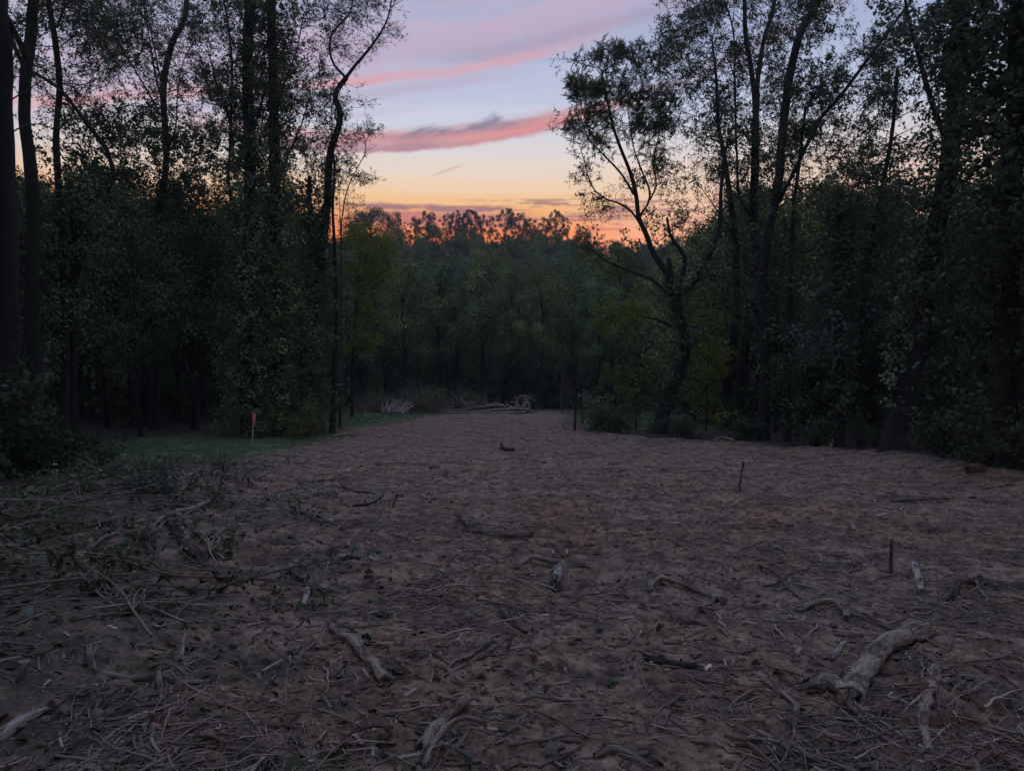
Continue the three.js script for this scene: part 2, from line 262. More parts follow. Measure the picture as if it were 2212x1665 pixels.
{
  const radii = [0]; let d = 0.4;
  while (d < 2.7) { radii.push(d); d *= 1.22; }
  d = 2.7;
  while (d < 66) { radii.push(d); d += d < 6 ? 0.0115 * Math.pow(d / 3, 1.15) : clamp(0.00056 * d * d, 0.02, 0.17); }
  while (d < 300) { radii.push(d); d *= 1.05; }
  const angles = []; let a = -180;
  while (a < 180) { angles.push(a); const f = Math.abs(a + 0.001); a += f < 37.5 ? 0.125 : f < 50 ? 0.6 : 4; if (angles[angles.length - 1] < -37.5 && a > -37.5) a = -37.5; }
  const R = radii.length, A = angles.length, pos = new Float32Array(R * A * 3), uv = new Float32Array(R * A * 2), col = new Float32Array(R * A * 3), idx = new Uint32Array((R - 1) * A * 6);
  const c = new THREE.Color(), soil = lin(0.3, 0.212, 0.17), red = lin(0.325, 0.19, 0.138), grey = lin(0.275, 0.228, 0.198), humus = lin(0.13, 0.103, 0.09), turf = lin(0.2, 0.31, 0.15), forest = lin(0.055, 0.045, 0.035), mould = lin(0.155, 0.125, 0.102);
  for (let i = 0, n = 0; i < R; i++) for (let j = 0; j < A; j++, n++) {
    const t = angles[j] * DEG, x = radii[i] * Math.sin(t), z = -radii[i] * Math.cos(t);
    pos.set([x, ground(x, z), z], n * 3); uv.set([x / 1.7, z / 1.7], n * 2);
    const b = radii[i] < 70 ? bare(x, z) : 0, l = radii[i] < 60 ? lawn(x, z) : 0;
    if (b + l > 0) {
      c.copy(soil).lerp(red, clamp(0.35 + 1.5 * fbm(x * 0.35 + 20, z * 0.35, 3), 0, 1) * 0.8).lerp(grey, clamp(0.2 + 1.6 * fbm(x * 0.9 + 3, z * 0.9, 3), 0, 1) * 0.55);
      c.multiplyScalar(1 + 0.3 * n2(x * 6, z * 8) + 0.28 * n2(x * 19, z * 24) + (radii[i] < 18 ? 0.22 * n2(x * 45, z * 60) : 0));
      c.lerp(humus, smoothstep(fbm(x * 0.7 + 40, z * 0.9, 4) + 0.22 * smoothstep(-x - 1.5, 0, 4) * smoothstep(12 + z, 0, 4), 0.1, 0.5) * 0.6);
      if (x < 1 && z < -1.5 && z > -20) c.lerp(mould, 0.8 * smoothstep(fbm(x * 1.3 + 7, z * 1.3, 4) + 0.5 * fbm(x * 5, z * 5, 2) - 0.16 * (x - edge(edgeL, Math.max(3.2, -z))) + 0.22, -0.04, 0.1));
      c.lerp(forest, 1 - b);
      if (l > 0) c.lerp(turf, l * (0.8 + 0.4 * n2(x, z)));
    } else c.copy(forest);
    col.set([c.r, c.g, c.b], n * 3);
  }
  let k = 0;
  for (let i = 0; i < R - 1; i++) for (let j = 0; j < A; j++) { const p = i * A + j, q = i * A + (j + 1) % A; idx.set([p, q, p + A, q, q + A, p + A], k); k += 6; }
  const g = new THREE.BufferGeometry();
  g.setAttribute('position', new THREE.BufferAttribute(pos, 3)); g.setAttribute('uv', new THREE.BufferAttribute(uv, 2)); g.setAttribute('color', new THREE.BufferAttribute(col, 3));
  // winding: make it face up
  const up = (() => { const p = (i) => v3(pos[i * 3], pos[i * 3 + 1], pos[i * 3 + 2]), o = (300 * A + (A >> 1)) * 1; return p(o + 1).sub(p(o)).cross(p(o + A).sub(p(o))).y; })();
  if (up < 0) for (let i = 0; i < idx.length; i += 3) { const t = idx[i]; idx[i] = idx[i + 1]; idx[i + 1] = t; }
  g.setIndex(new THREE.BufferAttribute(idx, 1)); g.computeVertexNormals();
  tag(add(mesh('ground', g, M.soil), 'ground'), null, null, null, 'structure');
  console.log('ground', R, A, R * A * 2);
}
// ---------------------------------------------------------------- leaves and sprigs
class Leaves {                                                                       // collects flat faces with colours
  constructor() { this.p = []; this.c = []; }
  tri(a, b, c, col) { for (const q of [a, b, c]) this.p.push(q.x, q.y, q.z); for (let i = 0; i < 3; i++) this.c.push(col.r, col.g, col.b); }
  // a leaf folded along its midrib; dir = towards its tip, nor = its upper side
  leaf(base, dir, nor, len, wid, col, curl = 0.25) {
    const side = v3().crossVectors(dir, nor).normalize(), mid = base.clone().addScaledVector(dir, len * 0.45), tip = base.clone().addScaledVector(dir, len).addScaledVector(nor, -curl * len * 0.5);
    const l = mid.clone().addScaledVector(side, wid / 2).addScaledVector(nor, wid * 0.18), r = mid.clone().addScaledVector(side, -wid / 2).addScaledVector(nor, wid * 0.18);
    this.tri(base, l, tip, col); this.tri(base, tip, r, col);
  }
  // a broad lobed leaf (vine, maple): a fan of six faces
  lobed(base, dir, nor, size, col) {
    const side = v3().crossVectors(dir, nor).normalize(), P = (u, v, h) => base.clone().addScaledVector(side, u * size).addScaledVector(dir, v * size).addScaledVector(nor, h * size);
    const c = P(0, 0.35, 0.06), rim = [P(0, 0, 0), P(-0.42, -0.08, -0.03), P(-0.52, 0.42, 0.02), P(-0.25, 0.6, -0.02), P(0, 1.0, -0.12), P(0.25, 0.6, -0.02), P(0.52, 0.42, 0.02), P(0.42, -0.08, -0.03)];
    for (let i = 0; i < 8; i++) this.tri(c, rim[(i + 1) % 8], rim[i], col);
  }
  stem(pts, r, col) { for (let i = 0; i < pts.length - 1; i++) { const a = pts[i], b = pts[i + 1], t = b.clone().sub(a).normalize(), s = v3().crossVectors(t, Math.abs(t.y) > 0.9 ? v3(1, 0, 0) : UP).normalize().multiplyScalar(r), q = v3().crossVectors(t, s).normalize().multiplyScalar(r);
    const A3 = [0, 1, 2].map((k) => { const w = k * 2.094; return s.clone().multiplyScalar(Math.cos(w)).addScaledVector(q, Math.sin(w)); });
    for (let k = 0; k < 3; k++) { const m = A3[k], n = A3[(k + 1) % 3], a1 = a.clone().add(m), a2 = a.clone().add(n), b1 = b.clone().addScaledVector(m, 0.7), b2 = b.clone().addScaledVector(n, 0.7); this.tri(a1, a2, b1, col); this.tri(a2, b2, b1, col); } } }
  geo() { const g = new THREE.BufferGeometry(); g.setAttribute('position', new THREE.Float32BufferAttribute(this.p, 3)); g.setAttribute('color', new THREE.Float32BufferAttribute(this.c, 3)); g.computeVertexNormals(); return g; }
}
const twigCol = lin(0.07, 0.055, 0.045);
const shade = (r, c, s = 0.35) => c.clone().multiplyScalar(1 - s / 2 + s * r());
// sprigs grow along +y
function sprigOval(seed, { n = 15, len = 0.5, L = 0.1, W = 0.05, droop = 0.3, forks = 2, col = lin(0.08, 0.108, 0.05) } = {}) {
  const r = makeRng(seed), S = new Leaves();
  const twig = (base, dir, length, count) => {
    const pts = [base.clone()], d = dir.clone(), p = base.clone();
    for (let i = 0; i < 3; i++) { d.add(v3((r() - 0.5) * 0.4, -droop * 0.15, (r() - 0.5) * 0.4)).normalize(); p.addScaledVector(d, length / 3); pts.push(p.clone()); }
    S.stem(pts, 0.004, twigCol);
    for (let i = 0; i < count; i++) {
      const t = 0.15 + 0.85 * (i + r() * 0.6) / count, k = Math.min(2, Math.floor(t * 3)), q = pts[k].clone().lerp(pts[k + 1], t * 3 - k), tan = pts[k + 1].clone().sub(pts[k]).normalize();
      const out = rdir(r); out.addScaledVector(tan, -out.dot(tan)).normalize();
      const ld = out.multiplyScalar(0.9).addScaledVector(tan, 0.5).add(v3(0, -droop * (0.4 + r()), 0)).normalize(), nor = v3((r() - 0.5), 1, (r() - 0.5)); nor.addScaledVector(ld, -nor.dot(ld)).normalize();
      const s = 0.65 + 0.6 * r(); S.leaf(q, ld, nor, L * s, W * s, shade(r, col), 0.1 + 0.4 * r());
    }
  };
  twig(v3(), UP.clone(), len, Math.ceil(n * 0.5));
  for (let i = 0; i < forks; i++) twig(v3(0, len * (0.2 + 0.35 * i), 0), v3(Math.cos(i * 2.6 + seed), 0.8, Math.sin(i * 2.6 + seed)).normalize(), len * 0.6, Math.ceil(n * 0.5 / Math.max(1, forks)));
  return S.geo();
}
function sprigFrond(seed, col = lin(0.08, 0.11, 0.048)) {                           // a spray of long compound leaves
  const r = makeRng(seed), S = new Leaves();
  S.stem([v3(0, 0, 0), v3(0.01, 0.16, 0)], 0.007, twigCol);
  for (let f = 0; f < 5; f++) {
    const a = f * 1.2566 + r() * 0.6, d = v3(Math.cos(a), 0.45 + 0.5 * r(), Math.sin(a)).normalize(), p = v3(0, 0.06 + 0.1 * r(), 0), pts = [p.clone()], L = 0.38 + 0.2 * r();
    for (let i = 0; i < 4; i++) { p.addScaledVector(d, L / 4); d.y -= 0.22; d.normalize(); pts.push(p.clone()); }
    S.stem(pts, 0.003, lin(0.07, 0.08, 0.04));
    const c = shade(r, col, 0.3);
    for (let i = 0; i < 6; i++) {
      const t = 0.25 + 0.73 * i / 5.5, k = Math.min(3, Math.floor(t * 4)), q = pts[k].clone().lerp(pts[k + 1], t * 4 - k), tan = pts[k + 1].clone().sub(pts[k]).normalize(), side = v3().crossVectors(tan, UP).normalize();
      for (const s of [-1, 1]) { const ld = side.clone().multiplyScalar(s).addScaledVector(tan, 0.55).add(v3(0, -0.35 - 0.2 * r(), 0)).normalize(), nor = UP.clone().addScaledVector(ld, -ld.y).normalize(); S.leaf(q, ld, nor, (0.15 + 0.03 * r()) * (1 - 0.3 * t), 0.058, c, 0.25); }
    }
    const e = pts[4].clone().sub(pts[3]).normalize(); S.leaf(pts[4], e, UP.clone().addScaledVector(e, -e.y).normalize(), 0.14, 0.056, c, 0.2);
  }
  return S.geo();
}
function sprigVine(seed, { n = 9, len = 0.55, size = 0.11, col = lin(0.105, 0.14, 0.08) } = {}) {
  const r = makeRng(seed), S = new Leaves(), pts = [v3()], p = v3(), d = UP.clone();
  for (let i = 0; i < 3; i++) { d.add(v3((r() - 0.5) * 0.7, 0, (r() - 0.5) * 0.7)).normalize(); p.addScaledVector(d, len / 3); pts.push(p.clone()); }
  S.stem(pts, 0.004, twigCol);
  for (let i = 0; i < n; i++) {
    const t = (i + r()) / n, k = Math.min(2, Math.floor(t * 3)), q = pts[k].clone().lerp(pts[k + 1], t * 3 - k), out = rdir(r); out.y *= 0.4; out.normalize();
    const ld = out.clone().add(v3(0, 0.15, 0)).normalize(), stem = q.clone().addScaledVector(ld, 0.05 + 0.06 * r()), nor = v3((r() - 0.5) * 1.2, 1, (r() - 0.5) * 1.2); const tip = out.add(v3(0, -0.5 * r(), 0)).normalize(); nor.addScaledVector(tip, -nor.dot(tip)).normalize();
    S.lobed(stem, tip, nor, size * (0.55 + 0.7 * r()), shade(r, col, 0.45));
  }
  return S.geo();
}
const kinds = {
  oval: [1, 2, 3].map((s) => sprigOval(s)),
  fine: [4, 5, 6].map((s) => sprigOval(s, { n: 24, len: 0.55, L: 0.078, W: 0.042, forks: 3, droop: 0.35 })),
  droopy: [7, 8].map((s) => sprigOval(s, { n: 14, len: 0.55, L: 0.115, W: 0.034, forks: 2, droop: 1.1 })),
  frond: [11, 12, 13].map((s) => sprigFrond(s)),
  vine: [14, 15, 16].map((s) => sprigVine(s)),
  bigVine: [17, 18].map((s) => sprigVine(s, { n: 8, len: 0.6, size: 0.15 })),
  broad: [19, 20].map((s) => sprigOval(s, { n: 13, len: 0.5, L: 0.14, W: 0.085, forks: 2, droop: 0.55 })),
};
const tintOf = (r, base, s = 0.3) => { const k = 1 - s / 2 + s * r(), w = (r() - 0.5) * 0.2; return lin(base[0] * k * (1 + w), base[1] * k, base[2] * k * (1 - w)); };
const GREEN = [1, 1, 1], YELLOW = [3.0, 2.6, 1.15], OLIVE = [2.0, 1.85, 1.05], BLUE = [0.9, 1.02, 1.25], PALE = [1.7, 1.6, 1.7], RUST = [1.9, 0.95, 0.7];

// ---------------------------------------------------------------- plants built limb by limb
class Plant {
  constructor(name, label, category, base, seed, group) {
    this.o = new THREE.Group(); this.o.position.copy(base); add(this.o, name); tag(this.o, label, category, group);
    this.base = base.clone(); this.r = makeRng(seed * 7919 + 13); this.trunk = []; this.limbs = []; this.twigs = []; this.sprigs = {}; this.nodes = []; this.lines = []; this.seed = seed; this.tint = GREEN; this.kind = 'oval'; this.barkMat = M.bark; this.gaps = -0.1;
  }
  local(p) { return p.clone().sub(this.base); }
  stem(points, r0, r1, { part = 'limb', seg, radial = 8, lump = 0.12, flare = 0, vine } = {}) {
    const L = points.map((p) => this.local(p)), total = L.reduce((s, p, i) => s + (i ? p.distanceTo(L[i - 1]) : 0), 0), n = seg ?? clamp(Math.round(total / 0.35), 6, 46), { c, pts } = along(L, n);
    if (part !== 'twig') for (let i = 1; i < pts.length; i++) { const w = r0 * 0.25; pts[i].x += w * n3(i * 0.31, this.seed, r0 * 9); pts[i].z += w * n3(i * 0.33, this.seed + 5, r0 * 9); }
    const radii = taper(n, r0, r1, 0.85); if (flare) for (let i = 0; i <= n; i++) radii[i] *= 1 + flare * Math.exp(-i / n * total / 0.35);
    const g = tube(pts, radii, radial, part === 'twig' ? 0 : lump, this.seed + this.limbs.length);
    (part === 'trunk' ? this.trunk : part === 'twig' ? this.twigs : this.limbs).push(g);
    for (let i = 0; i <= n; i++) this.nodes.push([pts[i], radii[i]]);
    const line = { pts, radii, total, at: (t) => { const f = clamp(t, 0, 1) * n, i = Math.min(n - 1, Math.floor(f)); return pts[i].clone().lerp(pts[i + 1], f - i); }, tan: (t) => { const i = Math.min(n - 1, Math.floor(clamp(t, 0, 1) * n)); return pts[i + 1].clone().sub(pts[i]).normalize(); }, rad: (t) => lerp(r0, r1, t) };
    this.lines.push(line); return line;
  }
  sprig(p, dir, s = 1, kind = this.kind, tint = this.tint) { const set = kinds[kind], k = Math.floor(this.r() * set.length), list = (this.sprigs[kind + k] ??= { geo: set[k], m: [], c: [] }); list.m.push(matFrom(p, dir, this.r() * 6.28, s * (0.75 + 0.5 * this.r()))); list.c.push(tintOf(this.r, tint)); }
  twig(p, dir, len, r0, droop = 0.15, seg = 3) {
    const r = this.r, pts = [p.clone()], d = dir.clone().normalize(), q = p.clone();
    for (let i = 0; i < seg; i++) { d.add(v3((r() - 0.5) * 0.5, -droop * 0.5 + (r() - 0.5) * 0.25, (r() - 0.5) * 0.5)).normalize(); q.addScaledVector(d, len / seg); pts.push(q.clone()); }
    this.twigs.push(tube(pts, taper(seg, r0, r0 * 0.35), r0 > 0.012 ? 5 : 3)); return { pts, dir: d };
  }
  // side branches with twigs and sprigs along a limb
  leafy(line, { from = 0.3, to = 1, n = 10, len = 1.2, up = 0.25, sub = 5, s = 1, droop = 0.25, kind, tint, r0 = 0.02, flat = 1 } = {}) {
    const r = this.r;
    for (let i = 0; i < n; i++) {
      const t = from + (to - from) * (i + r()) / n, p = line.at(t), tan = line.tan(t), out = rdir(r); out.y *= 0.5; out.z *= flat; out.addScaledVector(tan, 0.5).add(v3(0, up, 0)).normalize();
      const L = len * (0.55 + 0.7 * r()) * (1 - 0.3 * t), seg = 4, b = this.twig(p, out, L, Math.min(r0, line.rad(t) * 0.7 + 0.004) * (0.6 + 0.5 * L / len), droop, seg);
      for (let j = 0; j < sub; j++) {
        const u = 0.25 + 0.75 * (j + r()) / sub, k = Math.min(seg - 1, Math.floor(u * seg)), q = b.pts[k].clone().lerp(b.pts[k + 1], u * seg - k), d = rdir(r).multiplyScalar(0.9).addScaledVector(b.dir, 0.7).add(v3(0, 0.15, 0)).normalize(), airy = this.airy(q), w = airy && r() < 0.7 ? null : this.twig(q, d, L * (0.2 + 0.25 * r()), 0.006, droop, 2); if (airy) continue;
        this.sprig(w.pts[2], w.dir, s, kind, tint); if (r() < 0.6) this.sprig(w.pts[1], rdir(r).add(w.dir).normalize(), s, kind, tint);
      }
      this.sprig(b.pts[seg], b.dir, s, kind, tint);
    }
  }
  airy(p) { const k = this.seed * 3.7; return n3(p.x * 0.8 + k, p.y * 0.9, p.z * 0.8) + 0.5 * n3(p.x * 1.9, p.y * 2.1 + k, p.z * 1.9) < this.gaps; }
  near(p) { let best = null, bd = 1e9; for (const [q, rad] of this.nodes) { const d = q.distanceTo(p) + Math.max(0, q.y - p.y) * 0.8; if (d < bd) { bd = d; best = q; } } return best; }
  // a clump of foliage round a point, joined by a branch to the nearest limb
  clump(c, rx, ry, rz, n, { s = 1, kind, tint, join = true, droop = 0.2 } = {}) {
    const p = this.local(c), r = this.r; let hub = p;
    if (join) {
      const q = this.near(p);
      if (q && q.distanceTo(p) > 0.25) { const mid = q.clone().lerp(p, 0.5).add(v3((r() - 0.5) * 0.25, q.distanceTo(p) * 0.09, (r() - 0.5) * 0.25)), line = along([q, mid, p], 5); const R0 = clamp(0.006 + 0.009 * q.distanceTo(p), 0.009, 0.032); this.twigs.push(tube(line.pts, taper(5, R0, 0.008), 5)); for (const w of line.pts.slice(3)) this.nodes.push([w, 0.01]); }
    }
    for (let i = 0; i < n * 1.6; i++) {
      const d = rdir(r), k = Math.pow(r(), 0.45), e = v3(d.x * rx * k, d.y * ry * k, d.z * rz * k).add(p), dir = e.clone().sub(hub).normalize().add(v3((r() - 0.5) * 0.8, 0.2 - droop, (r() - 0.5) * 0.8)).normalize();
      if (this.airy(e)) continue;
      if (i % 2 === 0) { const mid = hub.clone().lerp(e, 0.55).add(v3((r() - 0.5) * 0.15, 0.08, (r() - 0.5) * 0.15)); this.twigs.push(tube([hub.clone().lerp(p, 0.5), mid, e], [0.008, 0.006, 0.003], 3)); }
      this.sprig(e, dir, s, kind, tint);
    }
  }
  // climbing plant round a stem: leaves close to the bark, some hanging out
  ivy(line, from, to, n, spread = 0.35, { kind = 'vine', tint = this.tint, s = 1, hang = 0.35 } = {}) {
    const r = this.r;
    for (let i = 0; i < n; i++) {
      const t = from + (to - from) * r(), p = line.at(t), a = r() * 6.283, out = v3(Math.cos(a), 0, Math.sin(a)), lumpy = clamp(0.55 + 1.3 * n3(p.y * 0.9 + this.seed * 3, a * 0.5, 2), 0.08, 1.3), k = line.rad(t) + spread * Math.pow(r(), 1.3) * lumpy;
      p.addScaledVector(out, k); this.sprig(p, out.multiplyScalar(0.8).add(v3((r() - 0.5) * 0.5, r() < hang ? -0.9 : 0.5, (r() - 0.5) * 0.5)).normalize(), s, kind, tint);
    }
  }
  // hanging strands with leaves
  strand(c, len, n, { tint = this.tint, kind = 'vine', s = 0.8, r0 = 0.009 } = {}) {
    const r = this.r, p = this.local(c), pts = [p.clone()]; for (let i = 0; i < 6; i++) { p.add(v3((r() - 0.5) * 0.22, -len / 6, (r() - 0.5) * 0.22)); pts.push(p.clone()); }
    this.twigs.push(tube(pts, taper(6, r0, r0 * 0.6), 4));
    for (let i = 0; i < n; i++) { const f = r() * 6, k = Math.min(5, Math.floor(f)); this.sprig(pts[k].clone().lerp(pts[k + 1], f - k), rdir(r).add(v3(0, -0.5, 0)).normalize(), s, kind, tint); }
  }
  finish() {
    const o = this.o;
    if (this.trunk.length) mesh('trunk', this.trunk.length > 1 ? mergeGeometries(this.trunk) : this.trunk[0], this.barkMat, o);
    for (const g of this.limbs) mesh('limb', g, this.barkMat, o);
    if (this.twigs.length) { const t = mesh('twigs', mergeGeometries(this.twigs), this.twigMat ?? M.twig, o); t.userData.kind = 'stuff'; }
    for (const s of Object.values(this.sprigs)) inst('crown', s.geo, M.leaf, s.m, o, s.c);
    return o;
  }
}
let planted = 0;
// a tree given by the foot of its trunk in the photograph and its stems as [part, radius at foot, at tip, points, leaves]
function tree(name, label, [bx, by], stems, { kind = 'oval', tint = GREEN, bark = M.bark, flare = 0.6, more, category = 'tree', group, dd = 0 } = {}) {
  const { p, d } = G(bx, by), t = new Plant(name, label, category, v3(p.x, ground(p.x, p.z) - 0.05, p.z), ++planted, group);
  t.d = d; t.kind = kind; t.tint = tint; t.barkMat = bark; t.P = (x, y, e = 0) => at(x, y, d + e);
  const lines = {};
  stems.forEach(([part, r0, r1, pts, leaves], i) => {
    const path = pts.map(([x, y, e = 0]) => t.P(x, y, e)); if (part === 'trunk' && i === 0) path.unshift(t.base.clone().add(v3(0, -0.25, 0)));
    const line = t.stem(path, r0, r1, { part: part === 'trunk' ? 'trunk' : 'limb', radial: r0 > 0.1 ? 10 : 7, flare: part === 'trunk' && i === 0 ? flare : 0 });
    lines[i] = line; if (leaves) t.leafy(line, leaves);
  });
  t.L = lines; more?.(t, lines); t.finish(); return t;
}
const fieldOf = (t, x0, y0, x1, y1, n, rpx, per, opt = {}) => { for (let i = 0; i < n; i++) { const x = lerp(x0, x1, t.r()), y = lerp(y0, y1, t.r()), e = (opt.e ?? 0) + (t.r() - 0.5) * (opt.deep ?? 3), m = (t.d + e) / F, q = rpx * m * (0.7 + 0.6 * t.r()); t.clump(t.P(x, y, e), q, q * 0.8, q, per, opt); } };
const clumpsOf = (t, list, rpx, per, opt = {}) => { for (const [x, y, k = 1, e = 0] of list) { const q = rpx * k * (t.d + e) / F; t.clump(t.P(x, y, e + (t.r() - 0.5)), q, q * 0.85, q, Math.round(per * k), opt); } };
// ---------------------------------------------------------------- whole trees for the wood behind (trunk geometry and crown geometry)
function woodTree(seed, { H = 14, W = 7, low = 0.2, blobs = 34, leaves = 7000, size = 0.24, round = 1, open = 0, big = 1, col = lin(0.125, 0.165, 0.085), hang = 0 } = {}) {
  const r = makeRng(seed * 101 + 7), S = new Leaves(), stems = [];
  const lean = (r() - 0.5) * 0.08, trunkPts = Array.from({ length: 6 }, (_, i) => v3(lean * H * (i / 5) + (i ? (r() - 0.5) * 0.35 : 0), H * 0.85 * i / 5, (i ? (r() - 0.5) * 0.35 : 0)));
  const tl = along(trunkPts, 14); stems.push(tube(tl.pts, taper(14, 0.012 * H + 0.03, 0.03), 7, 0.1, seed));
  const centres = [];
  for (let i = 0; i < blobs; i++) {
    const u = (i + r()) / blobs, y = lerp(low, 0.97, Math.pow(u, 0.8)), prof = Math.pow(Math.sin(Math.PI * clamp((y - low) / (1 - low) * 0.86 + 0.12, 0, 1)), 0.7 * round), a = r() * 6.283, k = Math.pow(r(), 0.5) * prof * W / 2 * (0.75 + 0.35 * r());
    const c = v3(Math.cos(a) * k + lean * H * y, y * H, Math.sin(a) * k), R = W * (0.1 + 0.09 * r()) * (open || big); centres.push([c, R, 0.65 + 0.7 * r()]);
    const s = tl.pts[clamp(Math.round((y - 0.13 - 0.1 * r()) * 14 / 0.85), 1, 13)], m = s.clone().lerp(c, 0.5).add(v3(0, k * 0.08, 0));
    stems.push(tube(along([s, m, c], 4).pts, taper(4, 0.035 + 0.012 * k, 0.012), 4));
  }
  for (let i = 0; i < leaves; i++) {
    const [c, R, k] = centres[Math.floor(r() * centres.length)], d = rdir(r); if (d.y < -0.2 && r() < 0.6) d.y = -d.y;
    const q = Math.pow(r(), 0.4), p = c.clone().add(v3(d.x * R * q, d.y * R * 0.8 * q - (hang && r() < hang ? r() * R * 1.5 : 0), d.z * R * q)), nor = d.clone().add(v3((r() - 0.5) * 0.9, 0.45, (r() - 0.5) * 0.9)).normalize(), dir = rdir(r).add(v3(0, -0.5, 0)); dir.addScaledVector(nor, -dir.dot(nor)).normalize();
    const s = size * (0.6 + 0.8 * r()); S.leaf(p, dir, nor, s, s * 0.55, shade(r, col, 0.4).multiplyScalar(k), 0.3);
  }
  return { stem: mergeGeometries(stems), crown: S.geo() };
}
const WT = {
  wall: [21, 22, 23].map((s) => woodTree(s, { H: 17, W: 9, low: 0.42, blobs: 26, leaves: 9500, size: 0.2, hang: 0.15, big: 0.95 })),
  side: [24, 25, 26].map((s) => woodTree(s, { H: 13, W: 8, low: 0.06, blobs: 46, leaves: 8500, size: 0.2, hang: 0.2 })),
  tall: [44, 45, 46].map((s) => woodTree(s, { H: 13, W: 8, low: 0.34, blobs: 38, leaves: 8500, size: 0.2, hang: 0.15 })),
  hill: [27, 28, 29].map((s) => woodTree(s, { H: 16, W: 11, low: 0.12, blobs: 40, leaves: 6500, size: 0.36, round: 0.6 })),
  ridge: [30, 31, 32, 33].map((s) => woodTree(s, { H: 15, W: 8.5, low: 0.2, blobs: 64, leaves: 9000, size: 0.24, round: 0.5, open: 0.62 })),
  airy: [34, 35].map((s) => woodTree(s, { H: 15, W: 6, low: 0.25, blobs: 40, leaves: 3500, size: 0.22, round: 0.6, open: 0.6 })),
  bush: [36, 37, 38].map((s) => woodTree(s, { H: 2.6, W: 3.4, low: 0.05, blobs: 20, leaves: 1500, size: 0.13, round: 0.5 })),
};
M.farLeaf = new THREE.MeshStandardMaterial({ vertexColors: true, roughness: 1, side: THREE.DoubleSide });
function woodMass(name, label, spots, set, seed, tints) {
  const r = makeRng(seed), o = new THREE.Group(); add(o, name); tag(o, label, 'wood', null, 'stuff');
  set.forEach((g, k) => {
    const m = [], c = [];
    spots.forEach(([x, z, s = 1, sink = 0], i) => { if (i % set.length !== k) return; const q = s * (0.85 + 0.3 * r()); m.push(new THREE.Matrix4().compose(v3(x, groundSmooth(x, z) - 0.2 - sink, z), new THREE.Quaternion().setFromAxisAngle(UP, r() * 6.28), v3(q, q * (0.9 + 0.2 * r()), q))); c.push(tintOf(r, tints[Math.floor(r() * tints.length)], 0.4)); });
    if (!m.length) return;
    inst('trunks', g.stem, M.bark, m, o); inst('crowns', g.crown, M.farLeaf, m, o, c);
  });
  return o;
}
function spots(n, seed, x0, x1, d0, d1, ok, gap = 3) {
  const r = makeRng(seed), out = []; let guard = n * 30;
  while (out.length < n && guard--) { const x = lerp(x0, x1, r()), z = -lerp(d0, d1, r()); if (ok && !ok(x, z)) continue; if (out.some(([a, b]) => Math.hypot(a - x, b - z) < gap)) continue; out.push([x, z, 1]); }
  return out;
}
const outL = (x, z, m) => x < edge(edgeL, Math.max(4, -z)) - m, outR = (x, z, m) => x > edge(edgeR, Math.max(9, -z)) + m;
// single trees of the wood that the photograph lets one tell apart: top of the crown and its width in the picture, distance
function woodSingle(name, label, sx, top, wpx, d, g, tint, { group, H0 = 15, W0 = 8, stretch } = {}) {
  const crownTop = at(sx, top, d), gy = groundSmooth(crownTop.x, crownTop.z), H = crownTop.y - gy, w = wpx * d / F, o = new THREE.Group(), r = makeRng(Math.round(sx * 7 + top));
  o.position.set(crownTop.x, gy - 0.2, crownTop.z); o.rotation.y = r() * 6.28; add(o, name); tag(o, label, 'tree', group);
  const sc = v3(w / W0, (H + 0.4) / H0, w / W0);
  const a = mesh('trunk', g.stem, M.bark, o); a.scale.copy(sc);
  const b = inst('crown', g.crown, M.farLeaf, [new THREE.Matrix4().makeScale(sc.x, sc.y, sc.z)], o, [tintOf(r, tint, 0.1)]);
  return o;
}
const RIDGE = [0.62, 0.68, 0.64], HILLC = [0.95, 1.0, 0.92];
// skyline on the ridge
[
  [800, 450, 90, 205, 'hill', 'dark broad tree mass on the ridge just right of the slim leaning left trees'],
  [848, 459, 44, 208, 'hill', 'dark rounded tree on the left end of the open skyline'],
  [868, 472, 26, 212, 'airy', 'wispy small tree at the left edge of the orange skyline gap'],
  [921, 457, 42, 214, 'ridge', 'bushy tree alone on the skyline, right of the orange gap'],
  [964, 461, 36, 214, 'ridge', 'see-through skyline tree left of the spindly tall one'],
  [981, 452, 30, 216, 'airy', 'spindly skyline tree with a small tuft standing above its neighbours'],
  [1016, 452, 56, 214, 'ridge', 'widest skyline tree with glowing gaps under its crown'],
  [1058, 466, 30, 214, 'airy', 'low thin skyline tree in the glowing gap'],
  [1089, 450, 46, 214, 'ridge', 'tallest dense round tree in the middle of the skyline'],
  [1122, 461, 42, 214, 'ridge', 'skyline tree with a lacy right half lit from behind'],
  [1203, 454, 36, 214, 'ridge', 'skyline tree with two lobes, left of the big forked tree'],
  [1228, 468, 26, 214, 'airy', 'airy round tree at the right end of the open skyline'],
  [1256, 482, 26, 210, 'airy', 'thin low tree on the skyline under the drooping branch'],
  [896, 470, 34, 216, 'ridge', 'small dark skyline tree on the left side of the orange gap'],
  [1000, 466, 34, 218, 'ridge', 'low skyline tree filling the notch left of the widest one'],
  [1040, 463, 34, 216, 'ridge', 'narrow skyline tree right of the widest one'],
  [1150, 474, 44, 216, 'ridge', 'low broad skyline tree right of the lacy one'],
  [1178, 470, 34, 214, 'ridge', 'small skyline tree left of the two-lobed one'],
  [775, 458, 60, 206, 'hill', 'dark ridge tree seen between the slim leaning stems'],
].forEach(([x, top, w, d, g, label], i) => woodSingle('skyline_tree', label, x, top, w * 1.3, d, WT[g][i % WT[g].length], RIDGE, { group: 'trees along the ridge skyline', H0: g === 'hill' ? 16 : 15, W0: g === 'hill' ? 11 : g === 'airy' ? 6 : 8.5 }));
